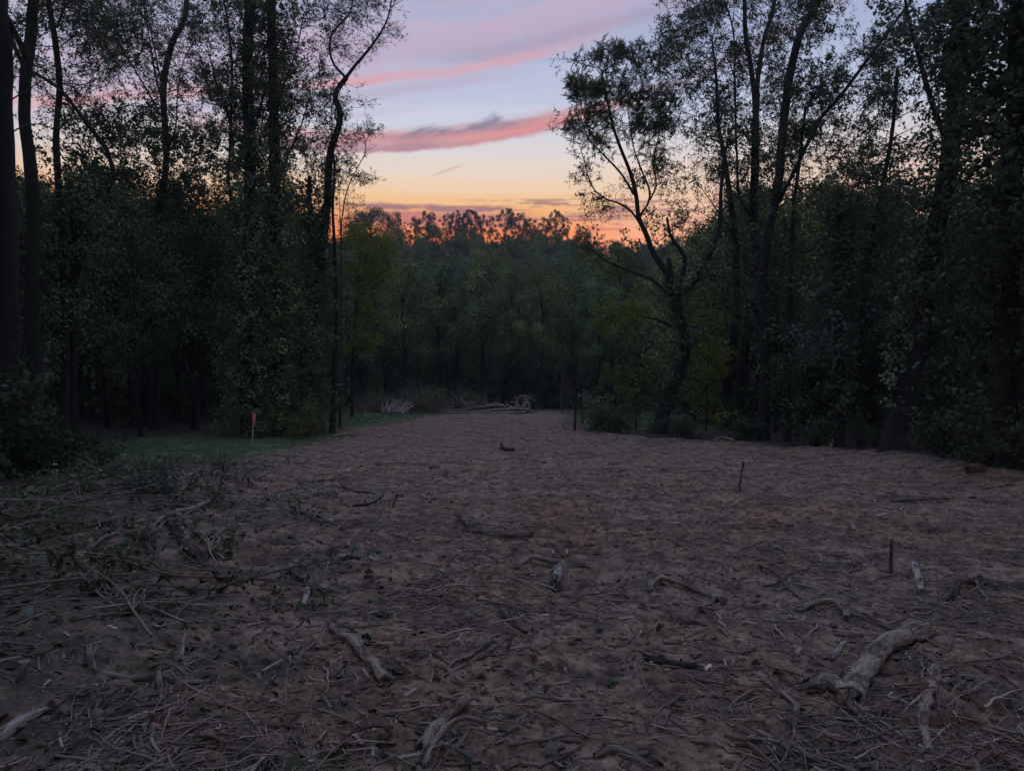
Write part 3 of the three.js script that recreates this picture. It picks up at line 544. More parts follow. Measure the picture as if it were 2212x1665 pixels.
// rounded crowns on the slope below the ridge
[
  [853, 493, 72, 150, 'grey-green dome-shaped crown on the far slope, left'],
  [828, 520, 70, 120, 'small green crown low on the far slope behind the yellowing tree'],
  [937, 489, 84, 160, 'dark smooth dome crown on the far slope, left of centre'],
  [900, 512, 70, 128, 'green clumped crown below the dark dome on the far slope'],
  [1000, 494, 90, 165, 'dark crown on the far slope below the glowing gaps'],
  [1104, 514, 76, 135, 'dark round crown with a pale upper rim on the far slope'],
  [1034, 518, 54, 120, 'light green crown just above the wood wall, centre'],
  [1150, 494, 80, 165, 'dark slope crown right of the centre skyline trees'],
  [1204, 499, 78, 150, 'big dark crown on the far slope, right'],
  [1160, 530, 66, 118, 'green low crown on the right of the far slope'],
  [1262, 496, 60, 150, 'dark crown on the far slope beside the forked tree'],
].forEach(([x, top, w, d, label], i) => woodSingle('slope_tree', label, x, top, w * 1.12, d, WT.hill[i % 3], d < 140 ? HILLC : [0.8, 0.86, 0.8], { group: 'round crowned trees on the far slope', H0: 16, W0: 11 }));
// front of the wood behind the brush pile
[
  [782, 600, 130, 63, 'dark tree at the left end of the wood wall beside the yellowing tree'],
  [868, 566, 150, 66, 'broad dark tree of the wood wall above the tangled root mass'],
  [952, 556, 150, 68, 'grey-green tall tree of the wood wall left of centre'],
  [1040, 543, 150, 69, 'tallest tree of the wood wall, above the felled poles'],
  [1108, 560, 110, 67, 'tree of the wood wall right of the tallest one'],
  [1172, 572, 120, 66, 'green tree of the wood wall above the uprooted stump'],
  [1240, 560, 130, 68, 'green tree of the wood wall behind the thin sapling pole'],
  [1300, 590, 120, 64, 'tree of the wood wall hidden partly by the big forked tree'],
].forEach(([x, top, w, d, label], i) => woodSingle('wall_tree', label, x, top, w * 1.15, d, WT.wall[i % 3], [[1.15, 1.22, 1.05], [1.3, 1.28, 0.95], [1.05, 1.12, 1.0], [1.2, 1.3, 1.05]][i % 4], { group: 'front trees of the wood behind the brush pile', H0: 17, W0: 9 }));  // crown tints raised to stand in for light on this front row

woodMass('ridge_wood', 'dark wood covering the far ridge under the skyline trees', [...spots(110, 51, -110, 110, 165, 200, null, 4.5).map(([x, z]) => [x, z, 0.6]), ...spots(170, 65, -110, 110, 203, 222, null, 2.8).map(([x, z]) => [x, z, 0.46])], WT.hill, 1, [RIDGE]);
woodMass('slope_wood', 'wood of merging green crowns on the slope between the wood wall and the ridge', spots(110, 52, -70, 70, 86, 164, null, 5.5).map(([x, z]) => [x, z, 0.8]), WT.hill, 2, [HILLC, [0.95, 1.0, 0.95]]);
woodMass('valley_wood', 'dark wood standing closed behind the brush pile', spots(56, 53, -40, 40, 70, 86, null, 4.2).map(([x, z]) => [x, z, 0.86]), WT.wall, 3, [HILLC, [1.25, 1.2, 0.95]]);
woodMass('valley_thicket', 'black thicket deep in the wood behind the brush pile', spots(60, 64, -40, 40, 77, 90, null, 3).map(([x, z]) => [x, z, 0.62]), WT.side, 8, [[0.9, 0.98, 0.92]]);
woodMass('left_wood', 'shade-tinted wood closing behind the left row of trees', [...spots(56, 54, -40, -8, 36, 62, (x, z) => outL(x, z, 4.5) && x < 0.2 * z - 5.2, 3.6).map(([x, z]) => [x, z, -z > 50 ? 1.14 : 0.94]), ...spots(26, 55, -34, -12, 20, 38, (x, z) => outL(x, z, 6), 3.6).map(([x, z]) => [x, z, 0.62])], WT.tall, 4, [[0.62, 0.7, 0.64], [0.72, 0.72, 0.6]]);  // leaf tints lowered so the colour carries the wood's shade
woodMass('right_slope_wood', 'olive and yellowing wood, tinted brighter as if lit, showing between the trunks of the right row', spots(56, 56, 8, 42, 37, 62, (x, z) => outR(x, z, 4) && x > -0.17 * z + 4.4, 3.6).map(([x, z]) => [x, z, -z > 50 ? 1.24 : 1.0]), WT.side, 5, [[1.25, 1.2, 0.8], [0.95, 1.0, 0.8], [1.8, 1.6, 0.9]]);  // olive leaves, their tints raised to stand in for light behind the trunks
woodMass('right_wood', 'shade-tinted wood closing behind the massive vine trunk at the right border', spots(28, 57, 11, 36, 17, 38, (x, z) => outR(x, z, 5.5), 3.4).map(([x, z]) => [x, z, 0.62]), WT.tall, 9, [[0.62, 0.7, 0.64]]);  // same leaves as the far wood, tinted dark in place of shade
woodMass('near_wood', 'unseen wood on both sides of the clearing, with trees added behind the view to block light', [...spots(18, 58, -26, -10.5, -16, 15, (x, z) => x < -11 - Math.max(0, -z - 7) * 0.45, 4), ...spots(18, 59, 11.5, 26, -16, 13, (x, z) => x > 11.5 + Math.max(0, -z - 5) * 0.5, 4), ...spots(14, 63, -16, 16, -30, -13, null, 4.5)].map(([x, z]) => [x, z, 1.3]), WT.tall, 6, [[0.55, 0.6, 0.55]]);  // unseen, dark-tinted trees; those behind the camera added to block light
woodMass('undergrowth', 'low shade-tinted undergrowth added to block light inside the wood on both sides', [...spots(80, 60, -42, -9, 20, 66, (x, z) => outL(x, z, 8), 2.2), ...spots(70, 61, 9, 42, 18, 66, (x, z) => outR(x, z, 6.5), 2.2), ...spots(24, 62, -22, 22, 64, 68, null, 2.2)].map(([x, z]) => [x, z, 0.9]), WT.bush, 7, [[0.55, 0.6, 0.55]]);  // bushes added to stop light leaking under the crowns; tint darkened for shade
// ---------------------------------------------------------------- trees along the left edge of the clearing
const LF = { n: 9, len: 1.5, sub: 5, up: 0.3 };
tree('edge_tree', 'thick black trunk at the very left border with a limb joining its right neighbour', [14, 1020], [
  ['trunk', 0.24, 0.15, [[16, 700], [12, 400], [4, 180], [-6, -20], [-10, -260]], { from: 0.55, n: 12, len: 1.8, sub: 5 }],
  ['limb', 0.09, 0.05, [[-4, 10, 0.2], [36, 82, 0.3], [52, 126, 0.6]], { from: 0.1, n: 4, len: 1.0, sub: 4 }],
], { kind: 'fine', dd: 0 });
tree('edge_tree', 'second black trunk from the left border, straight and bare to the top', [84, 985], [
  ['trunk', 0.2, 0.12, [[70, 700], [68, 420], [58, 296], [53, 185], [60, 99], [69, 0], [76, -240]], { from: 0.62, n: 16, len: 1.7, sub: 6 }],
  ['limb', 0.07, 0.02, [[54, 150], [30, 100], [14, 40], [-20, -60]], LF],
], { kind: 'fine' });
tree('edge_tree', 'slim straight trunk right of the bowed trunk\'s crossing at upper left', [140, 975], [
  ['trunk', 0.125, 0.07, [[136, 620], [128, 428], [120, 296], [127, 185], [115, 66], [105, 0], [96, -200]], { from: 0.55, n: 16, len: 1.6, sub: 6 }],
  ['limb', 0.04, 0.015, [[122, 60], [140, 14], [190, -60]], LF],
], { kind: 'fine', more: (t) => { fieldOf(t, 60, -60, 330, 80, 34, 36, 10, { kind: 'fine', deep: 5 }); fieldOf(t, 130, 60, 330, 200, 20, 32, 8, { kind: 'fine', deep: 5 }); } });
tree('bowed_tree', 'bowed trunk curving up from the left brush and bending back left', [70, 960], [
  ['trunk', 0.12, 0.05, [[92, 700], [150, 600], [198, 478], [230, 412], [244, 382], [230, 323], [204, 290], [155, 224], [122, 188], [71, 158], [40, 150]], { from: 0.6, n: 8, len: 1.1, sub: 4 }],
  ['limb', 0.05, 0.02, [[215, 300, 0], [270, 296, 0.4], [330, 318, 0.8]], { from: 0.2, n: 6, len: 1.0, sub: 4 }],
], { kind: 'fine', more: (t) => { fieldOf(t, 90, 210, 330, 420, 22, 40, 11, { kind: 'broad', e: 4, deep: 5, tint: [0.6, 0.66, 0.6] }); } });  // broad-leaf clumps tinted dark to stand in for understorey shade
tree('fan_tree', 'trunk with a fan of thin upright limbs, left of the ivy columns', [330, 930], [
  ['trunk', 0.2, 0.1, [[334, 760], [342, 543], [343, 445], [357, 362], [357, 296], [354, 198], [359, 138], [372, 86], [400, 40], [402, 0], [420, -160]], { from: 0.7, n: 12, len: 1.4, sub: 5 }],
  ['limb', 0.05, 0.018, [[350, 215], [339, 180], [318, 60], [306, -30]], { from: 0.35, n: 12, len: 1.2, sub: 5 }],
  ['limb', 0.05, 0.015, [[345, 250], [329, 217], [290, 150], [257, 99], [220, 20]], { from: 0.3, n: 14, len: 1.2, sub: 5 }],
  ['limb', 0.045, 0.015, [[352, 230], [349, 190], [330, 90], [316, 20], [310, -60]], { from: 0.4, n: 10, len: 1.1, sub: 5 }],
  ['limb', 0.04, 0.012, [[360, 330], [378, 280], [384, 190], [400, 120], [440, 60]], { from: 0.35, n: 10, len: 1.0, sub: 5 }],
], { kind: 'fine', flare: 0.4, more: (t, l) => {
  t.ivy(l[0], 0.1, 0.62, 260, 0.8, { kind: 'vine', tint: [0.6, 0.66, 0.6] });  // this ivy and the broad-leaf fields below have shade in their tint
  fieldOf(t, 130, -10, 340, 250, 52, 36, 10, { kind: 'fine', deep: 6 }); fieldOf(t, 330, -20, 480, 220, 34, 34, 10, { kind: 'oval', deep: 6 });
  fieldOf(t, 230, 250, 460, 460, 40, 42, 13, { kind: 'broad', deep: 5, e: 2, tint: [0.6, 0.66, 0.6] });
  fieldOf(t, 110, 360, 300, 470, 20, 42, 12, { kind: 'broad', deep: 4, e: 5, tint: [0.6, 0.66, 0.6] });
} });
tree('slim_tree', 'thin dark stem leaning left near the ground behind the pink flag', [428, 928], [
  ['trunk', 0.07, 0.03, [[414, 856], [383, 808], [352, 760], [330, 690]], { from: 0.5, n: 7, len: 1.1, sub: 4 }],
], { kind: 'vine', flare: 0.3 });
tree('ivy_tree', 'left of the two trunks wrapped in ivy like columns', [536, 945], [
  ['trunk', 0.31, 0.17, [[530, 700], [536, 543], [540, 330], [533, 198], [533, 132], [540, 0], [548, -170]], { from: 0.5, n: 22, len: 1.7, sub: 6 }],
  ['limb', 0.07, 0.03, [[520, 520], [494, 395], [497, 300], [500, 140], [490, 40], [470, -60]], { from: 0.35, n: 14, len: 1.1, sub: 5 }],
  ['limb', 0.05, 0.02, [[505, 340], [494, 257], [470, 190], [452, 120]], { from: 0.3, n: 9, len: 1.0, sub: 5 }],
  ['limb', 0.05, 0.02, [[538, 300], [560, 240], [574, 170], [590, 100]], { from: 0.2, n: 7, len: 0.9, sub: 5 }],
], { kind: 'oval', flare: 0.5, more: (t, l) => {
  t.ivy(l[0], 0.02, 0.6, 1300, 0.85, { s: 0.9, hang: 0.7, tint: [1.55, 1.6, 1.4] }); t.ivy(l[0], 0.55, 1, 320, 0.5, { s: 0.9 }); t.ivy(l[1], 0, 0.6, 120, 0.45);
  for (let i = 0; i < 16; i++) t.strand(t.P(lerp(468, 590, t.r()), lerp(420, 640, t.r()), -0.6 + t.r()), 2.5 + 2 * t.r(), 14);
  fieldOf(t, 420, -20, 570, 440, 56, 34, 11, { deep: 4 });
} });
tree('ivy_tree', 'right of the two trunks wrapped in ivy like columns', [604, 942], [
  ['trunk', 0.29, 0.16, [[600, 700], [596, 543], [592, 330], [589, 230], [589, 115], [586, 16], [584, -170]], { from: 0.5, n: 22, len: 1.6, sub: 6 }],
  ['limb', 0.06, 0.02, [[592, 260], [610, 190], [640, 110], [655, 30]], { from: 0.25, n: 12, len: 1.2, sub: 5 }],
  ['limb', 0.05, 0.02, [[596, 420], [620, 340], [650, 270], [668, 210]], { from: 0.25, n: 11, len: 1.1, sub: 5 }],
], { kind: 'oval', flare: 0.5, more: (t, l) => {
  t.ivy(l[0], 0.02, 0.62, 1300, 0.85, { s: 0.9, hang: 0.7, tint: [1.75, 1.65, 1.25] }); t.ivy(l[0], 0.6, 1, 320, 0.5, { s: 0.9 });
  for (let i = 0; i < 16; i++) t.strand(t.P(lerp(570, 680, t.r()), lerp(430, 680, t.r()), -0.5 + t.r()), 2.5 + 2 * t.r(), 14, { tint: [1.25, 1.2, 0.95] });
  fieldOf(t, 560, -30, 690, 440, 62, 33, 10, { deep: 4 });
} });
tree('vine_stub', 'leafless stub swathed in vines between the right ivy trunk and the forked left tree', [672, 935], [
  ['trunk', 0.16, 0.09, [[670, 700], [668, 500], [668, 382]]],
], { kind: 'vine', flare: 0.2, more: (t, l) => { t.ivy(l[0], 0.05, 1, 420, 0.75, { hang: 0.7 }); for (let i = 0; i < 6; i++) t.strand(t.P(lerp(650, 690, t.r()), lerp(420, 560, t.r()), -0.4), 2, 10); fieldOf(t, 640, 330, 700, 460, 7, 26, 7, { kind: 'oval' }); } });
tree('forked_tree', 'left row\'s outermost tall tree, kinked and forking against the open sky', [660, 935], [
  ['trunk', 0.32, 0.11, [[661, 771], [678, 656], [694, 560], [705, 428], [714, 329], [735, 247], [724, 204], [747, 168]]],
  ['limb', 0.075, 0.02, [[747, 168], [766, 142], [790, 115], [829, 59], [840, 30], [848, -30]], { from: 0.4, n: 13, len: 0.75, sub: 5, kind: 'droopy' }],
  ['limb', 0.06, 0.02, [[747, 168], [717, 132], [714, 79], [734, 52], [754, 30], [770, -40]], { from: 0.25, n: 13, len: 0.9, sub: 6, kind: 'droopy' }],
  ['limb', 0.035, 0.012, [[714, 320], [717, 260], [714, 214]], { from: 0.3, n: 5, len: 0.7, sub: 4, kind: 'droopy' }],
  ['limb', 0.03, 0.01, [[826, 62], [842, 56]]],
], { kind: 'oval', flare: 0.35, more: (t, l) => {
  t.ivy(l[0], 0.02, 0.55, 700, 0.42, { s: 0.85, hang: 0.6, tint: [1.4, 1.45, 1.3] });
  clumpsOf(t, [[740, 30], [775, 12, 1.1], [800, -10], [820, 8, 0.8], [700, 40], [690, 90, 0.9], [726, 100, 0.8], [770, 62, 0.8], [790, 50, 0.6], [700, 150, 0.8], [724, 165, 0.7], [770, 190, 0.75], [752, 208, 0.8], [784, 186, 0.4], [690, 200, 0.8], [730, 215, 0.6], [780, 232, 0.5], [700, 240, 0.7], [755, 290, 0.5], [700, 300, 0.7], [730, 285, 0.5], [690, 350, 0.8], [735, 345, 0.6], [676, 270, 0.8], [664, 320, 0.8]], 26, 19, { kind: 'droopy' });
  t.ivy(l[0], 0.5, 1, 150, 0.3, { s: 0.75 }); t.ivy(l[1], 0, 0.5, 50, 0.2, { s: 0.7, kind: 'droopy' });
} });
tree('slim_tree', 'slim dark pole trunk standing right beside the forked left tree', [717, 937], [
  ['trunk', 0.14, 0.035, [[721, 860], [724, 760], [727, 672], [724, 574], [718, 442], [722, 360], [716, 290]], { from: 0.75, n: 9, len: 0.9, sub: 5 }],
  ['limb', 0.03, 0.01, [[718, 890], [735, 884], [755, 890]]],
], { kind: 'oval', flare: 0.35, more: (t, l) => { t.ivy(l[0], 0.1, 0.6, 120, 0.35, { hang: 0.6 }); clumpsOf(t, [[735, 365, 0.8], [752, 392, 0.6], [764, 380, 0.6], [706, 400, 0.8], [690, 420, 0.8], [704, 360, 0.7]], 22, 7); } });
tree('slim_tree', 'thin stem leaning right with small leaves against the sunset, left of the sky gap', [734, 925], [
  ['trunk', 0.07, 0.014, [[735, 760], [737, 600], [738, 478], [752, 402], [772, 362], [790, 326], [788, 300], [776, 270]], { from: 0.55, n: 13, len: 0.75, sub: 5, s: 0.8 }],
  ['limb', 0.025, 0.01, [[736, 520], [734, 461], [731, 389]]],
  ['limb', 0.015, 0.006, [[786, 310], [800, 290], [812, 278]], { from: 0.2, n: 5, len: 0.4, sub: 3, s: 0.8 }],
], { kind: 'droopy', flare: 0.2, more: (t) => clumpsOf(t, [[800, 290, 0.8], [806, 320, 0.5], [770, 290, 0.8], [764, 330, 0.8], [800, 378, 0.8], [780, 392, 0.8], [812, 388, 0.4], [766, 400, 0.8], [760, 440, 0.7], [778, 446, 0.6]], 20, 6, { s: 0.85 }) });
tree('yellowing_tree', 'young tree with yellowing leaves behind the slim pole trunks, left of the brush pile', [760, 902], [
  ['trunk', 0.1, 0.03, [[762, 780], [768, 680], [775, 590], [780, 520]], { from: 0.3, n: 16, len: 1.9, sub: 6, r0: 0.02 }],
  ['limb', 0.04, 0.012, [[764, 760], [790, 730], [815, 725]], { from: 0.2, n: 7, len: 0.9, sub: 4 }],
], { kind: 'broad', tint: YELLOW, flare: 0.2, more: (t) => {
  fieldOf(t, 725, 505, 835, 600, 30, 26, 12, { deep: 4, tint: [2.7, 2.3, 1.1] }); fieldOf(t, 740, 590, 830, 690, 13, 24, 9, { tint: OLIVE, deep: 4 });
  clumpsOf(t, [[790, 680, 0.7], [810, 655, 0.8], [818, 610, 0.9], [838, 560, 0.9], [748, 700, 0.7], [775, 720, 0.6], [790, 735, 0.6], [762, 750, 0.5], [745, 758, 0.6], [800, 690, 0.6], [835, 530, 0.6], [822, 545, 0.8]], 24, 9);
} });

// ---------------------------------------------------------------- trees along the right edge
tree('forked_tree', 'big forked tree with spreading low limbs right of the clearing', [1424, 937], [
  ['trunk', 0.34, 0.2, [[1432, 895], [1446, 853], [1468, 800], [1479, 735], [1468, 680], [1457, 645], [1450, 615]]],
  ['limb', 0.14, 0.035, [[1452, 628], [1446, 600], [1413, 550], [1396, 507], [1379, 470], [1376, 430], [1367, 385], [1344, 325], [1328, 286], [1312, 220], [1300, 150]], { from: 0.6, n: 6, len: 1.0, sub: 3, kind: 'frond', s: 0.75 }],
  ['limb', 0.075, 0.02, [[1447, 640], [1420, 612], [1407, 603], [1361, 586], [1308, 563], [1282, 543], [1262, 530]], { from: 0.45, n: 9, len: 1.0, sub: 4, tint: OLIVE }],
  ['limb', 0.06, 0.015, [[1450, 705], [1433, 695], [1381, 682], [1334, 682], [1312, 690]], { from: 0.4, n: 8, len: 0.9, sub: 4, tint: YELLOW }],
  ['limb', 0.13, 0.05, [[1456, 625], [1476, 590], [1478, 550], [1462, 530], [1448, 507], [1440, 470]], { from: 0.5, n: 8, len: 1.2, sub: 5 }],
  ['limb', 0.12, 0.09, [[1452, 625], [1448, 585], [1446, 556]]],
  ['limb', 0.06, 0.02, [[1458, 640], [1484, 616], [1506, 603], [1539, 593], [1562, 600], [1580, 616]], { from: 0.5, n: 4, len: 0.6, sub: 3 }],
  ['limb', 0.05, 0.014, [[1478, 705], [1496, 705], [1516, 712], [1529, 731], [1542, 741]]],
  ['limb', 0.02, 0.008, [[1529, 733], [1533, 752], [1539, 768]]],
  ['limb', 0.045, 0.012, [[1464, 815], [1485, 816], [1519, 821]]],
  ['limb', 0.14, 0.05, [[1462, 640], [1496, 612], [1522, 573], [1552, 501], [1556, 462], [1560, 400], [1572, 300]], { from: 0.55, n: 12, len: 1.3, sub: 5 }],
  ['limb', 0.06, 0.014, [[1394, 500], [1360, 452], [1330, 436], [1311, 431], [1282, 408], [1268, 372], [1262, 345], [1250, 310]], { from: 0.35, n: 9, len: 0.8, sub: 4, kind: 'oval' }],
  ['limb', 0.05, 0.014, [[1378, 470], [1400, 440], [1404, 412], [1388, 372], [1372, 330], [1362, 280], [1352, 200]], { from: 0.4, n: 5, len: 0.8, sub: 3, s: 0.75, kind: 'frond' }],
  ['limb', 0.04, 0.012, [[1404, 432], [1418, 400], [1412, 352], [1425, 280], [1430, 190]], { from: 0.3, n: 5, len: 0.8, sub: 3, s: 0.75, kind: 'frond' }],
  ['limb', 0.06, 0.014, [[1370, 420], [1340, 372], [1300, 330], [1272, 300], [1254, 250]], { from: 0.4, n: 5, len: 0.8, sub: 3, s: 0.75, kind: 'frond' }],
], { kind: 'oval', flare: 0.25, more: (t, l) => {
  t.ivy(l[0], 0.05, 1, 300, 0.3, { hang: 0.6, s: 0.8 }); t.ivy(l[10], 0, 0.4, 120, 0.35, { tint: PALE });
  clumpsOf(t, [[1315, 112], [1342, 108, 0.8], [1290, 130], [1265, 140, 0.9], [1300, 158], [1236, 176, 0.8], [1258, 190], [1282, 200], [1310, 205], [1340, 180, 0.9], [1350, 215], [1228, 222, 0.6], [1246, 236], [1275, 250], [1306, 252], [1335, 250], [1360, 265, 0.9], [1240, 280, 0.7], [1266, 292, 0.8], [1244, 312, 0.5], [1300, 300, 0.6], [1380, 116, 0.9], [1412, 100, 0.9], [1398, 135], [1380, 170], [1420, 160], [1440, 120, 0.9], [1384, 210], [1412, 230, 0.9], [1390, 265, 0.7], [1430, 270, 0.6], [1412, 330, 0.6], [1428, 360, 0.5], [1440, 210]], 29, 10, { kind: 'frond', s: 0.72 });
  fieldOf(t, 1370, 90, 1470, 380, 16, 30, 8, { kind: 'oval', deep: 4 }); fieldOf(t, 1225, 110, 1400, 330, 20, 26, 5, { kind: 'oval', deep: 4 });
  clumpsOf(t, [[1256, 330, 0.5], [1272, 352, 0.5], [1266, 390, 0.5], [1298, 370, 0.4], [1276, 438, 0.9], [1272, 462, 0.5], [1296, 455, 0.7], [1290, 425, 0.5], [1340, 410, 0.6], [1350, 440, 0.6], [1324, 458, 0.5], [1300, 345, 0.4]], 22, 6, { kind: 'droopy', droop: 0.9 });
  fieldOf(t, 1390, 380, 1520, 470, 9, 26, 6, { deep: 3 });
  fieldOf(t, 1290, 470, 1440, 640, 14, 26, 6, { tint: OLIVE, deep: 3, e: 2.5, kind: 'broad' });
  clumpsOf(t, [[1340, 655, 0.8], [1362, 640, 0.7], [1330, 690, 0.8], [1310, 700, 0.6], [1380, 668, 0.8], [1376, 700, 0.8], [1350, 716, 0.8], [1300, 660, 0.6]], 26, 7, { tint: YELLOW, kind: 'broad' });
} });
const yellowBush = (label, bx, by, list, tint) => tree('yellowing_shrub', label, [bx, by], [['trunk', 0.05, 0.015, [[bx + 4, by - 50], [bx + 2, by - 110], [bx + 8, by - 160]], { from: 0.2, n: 10, len: 1.0, sub: 5, r0: 0.012 }]], { kind: 'broad', tint, flare: 0.1, category: 'shrub', more: (t) => clumpsOf(t, list.map(([x, y, k = 1]) => [x, y, k, 0.6]), 27, 8) });
yellowBush('yellow-green shrub left of the leaning foot of the big forked tree', 1372, 928, [[1330, 790], [1350, 810], [1380, 800], [1410, 800, 0.8], [1340, 840], [1375, 840], [1320, 850, 0.7], [1400, 850, 0.8], [1360, 880], [1330, 900, 0.8], [1400, 900, 0.8], [1370, 915, 0.8], [1345, 930, 0.7]], OLIVE);
yellowBush('yellow-leaved shrub between the big forked tree and the leaning double trunk', 1524, 932, [[1500, 760], [1520, 740], [1535, 780], [1510, 800], [1540, 820], [1505, 840], [1530, 860], [1500, 880, 0.8], [1545, 890, 0.8], [1515, 905], [1530, 660], [1550, 690], [1520, 700], [1545, 640, 0.8]], YELLOW);
tree('leaning_tree', 'left stem of the dark double trunk leaning right', [1562, 925], [
  ['trunk', 0.3, 0.04, [[1568, 850], [1575, 787], [1585, 710], [1591, 640], [1591, 557], [1586, 480], [1578, 425], [1565, 330], [1553, 280], [1548, 200], [1540, 80]], { from: 0.65, n: 14, len: 1.4, sub: 5 }],
  ['limb', 0.07, 0.03, [[1592, 560], [1580, 500], [1560, 470], [1540, 440]], { from: 0.3, n: 5, len: 0.9, sub: 4 }],
], { kind: 'oval', flare: 0.5, more: (t, l) => { t.ivy(l[0], 0.45, 0.9, 160, 0.45, { hang: 0.6 }); fieldOf(t, 1440, -30, 1600, 340, 58, 34, 11, { deep: 5 }); fieldOf(t, 1470, 250, 1560, 420, 9, 30, 6, { deep: 4 }); } });
tree('leaning_tree', 'right stem of the dark double trunk, splitting into two tall limbs', [1584, 928], [
  ['trunk', 0.27, 0.17, [[1598, 850], [1611, 755], [1620, 700], [1628, 656], [1634, 560], [1630, 428], [1634, 263]]],
  ['limb', 0.13, 0.07, [[1634, 270], [1626, 165], [1612, 82], [1608, 0], [1600, -200]], { from: 0.3, n: 16, len: 1.6, sub: 6 }],
  ['limb', 0.13, 0.06, [[1633, 300], [1638, 165], [1650, 90], [1672, 10], [1690, -160]], { from: 0.3, n: 16, len: 1.6, sub: 6 }],
  ['limb', 0.06, 0.035, [[1632, 480], [1600, 430], [1592, 330], [1588, 198], [1584, 66], [1566, 0], [1550, -80]], { from: 0.5, n: 12, len: 1.2, sub: 5 }],
  ['limb', 0.05, 0.02, [[1628, 640], [1612, 590], [1604, 545]]],
], { kind: 'oval', flare: 0.5, more: (t, l) => { t.ivy(l[0], 0.4, 1, 260, 0.5, { hang: 0.6 }); t.ivy(l[3], 0.3, 0.7, 60, 0.3); fieldOf(t, 1440, -50, 1700, 140, 56, 32, 11, { deep: 5 }); fieldOf(t, 1560, 120, 1720, 440, 46, 34, 11, { deep: 5 }); clumpsOf(t, [[1440, 40, 0.8], [1436, 10, 0.7], [1452, 72, 0.8], [1470, 20], [1500, 90], [1480, 60, 0.8], [1520, 30]], 28, 8); } });
tree('leaning_tree', 'tall trunk leaning right across the right woods, behind the diagonal limb', [1652, 952], [
  ['trunk', 0.2, 0.13, [[1650, 800], [1650, 660], [1656, 524], [1676, 430], [1688, 330], [1697, 231], [1709, 148], [1733, 66], [1769, 0], [1800, -140]], { from: 0.6, n: 18, len: 1.5, sub: 6 }],
  ['limb', 0.08, 0.05, [[1672, 452], [1696, 410], [1736, 329], [1769, 263], [1818, 204], [1868, 138], [1933, 49], [1970, 0], [2010, -90]], { from: 0.35, n: 16, len: 1.2, sub: 5 }],
], { kind: 'oval', flare: 0.4, more: (t, l) => { t.ivy(l[0], 0.1, 0.55, 140, 0.25, { hang: 0.7, s: 0.8 }); fieldOf(t, 1690, -20, 1820, 230, 34, 32, 11, { deep: 4 }); fieldOf(t, 1690, 220, 1800, 430, 28, 32, 11, { deep: 4 }); fieldOf(t, 1880, 60, 1970, 260, 24, 32, 11, { deep: 4 }); fieldOf(t, 1780, 210, 1900, 420, 30, 32, 11, { deep: 4 }); } });
tree('slim_tree', 'slim dark trunk standing right of the leaning trunks', [1702, 955], [
  ['trunk', 0.13, 0.05, [[1703, 820], [1707, 688], [1710, 524], [1716, 430], [1730, 330], [1740, 230]], { from: 0.6, n: 9, len: 1.1, sub: 5 }],
], { kind: 'oval', flare: 0.35, more: (t, l) => { t.ivy(l[0], 0.1, 0.7, 190, 0.4, { hang: 0.7 }); for (let i = 0; i < 9; i++) t.strand(t.P(lerp(1660, 1760, t.r()), lerp(430, 600, t.r()), 0.5), 2.4, 9, { tint: OLIVE });  } });
tree('vine_snag', 'broken dead trunk capped and draped with vines among the right woods', [1815, 968], [
  ['trunk', 0.17, 0.12, [[1814, 800], [1813, 640], [1814, 520], [1815, 412]]],
  ['limb', 0.035, 0.015, [[1813, 560], [1800, 520], [1796, 480]]],
], { kind: 'vine', flare: 0.3, more: (t, l) => { t.ivy(l[0], 0.55, 1, 330, 0.65, { hang: 0.8 }); t.ivy(l[0], 0.1, 0.55, 120, 0.35); for (let i = 0; i < 9; i++) t.strand(t.P(lerp(1785, 1850, t.r()), lerp(410, 540, t.r()), -0.2), 2.4, 12); fieldOf(t, 1740, 640, 1850, 780, 9, 30, 10, { tint: BLUE, kind: 'bigVine' }); } });
tree('slim_tree', 'thin dark trunk leaning right behind the vine-draped snag', [1862, 965], [
  ['trunk', 0.1, 0.06, [[1860, 760], [1868, 617], [1890, 480], [1912, 380], [1930, 270], [1940, 150]], { from: 0.5, n: 14, len: 1.4, sub: 5 }],
], { kind: 'oval', flare: 0.3, more: (t, l) => { t.ivy(l[0], 0.3, 0.8, 150, 0.6); fieldOf(t, 1800, 300, 1980, 460, 16, 34, 9, { deep: 4 }); fieldOf(t, 1850, 420, 1960, 640, 10, 34, 9, { deep: 4 }); } });
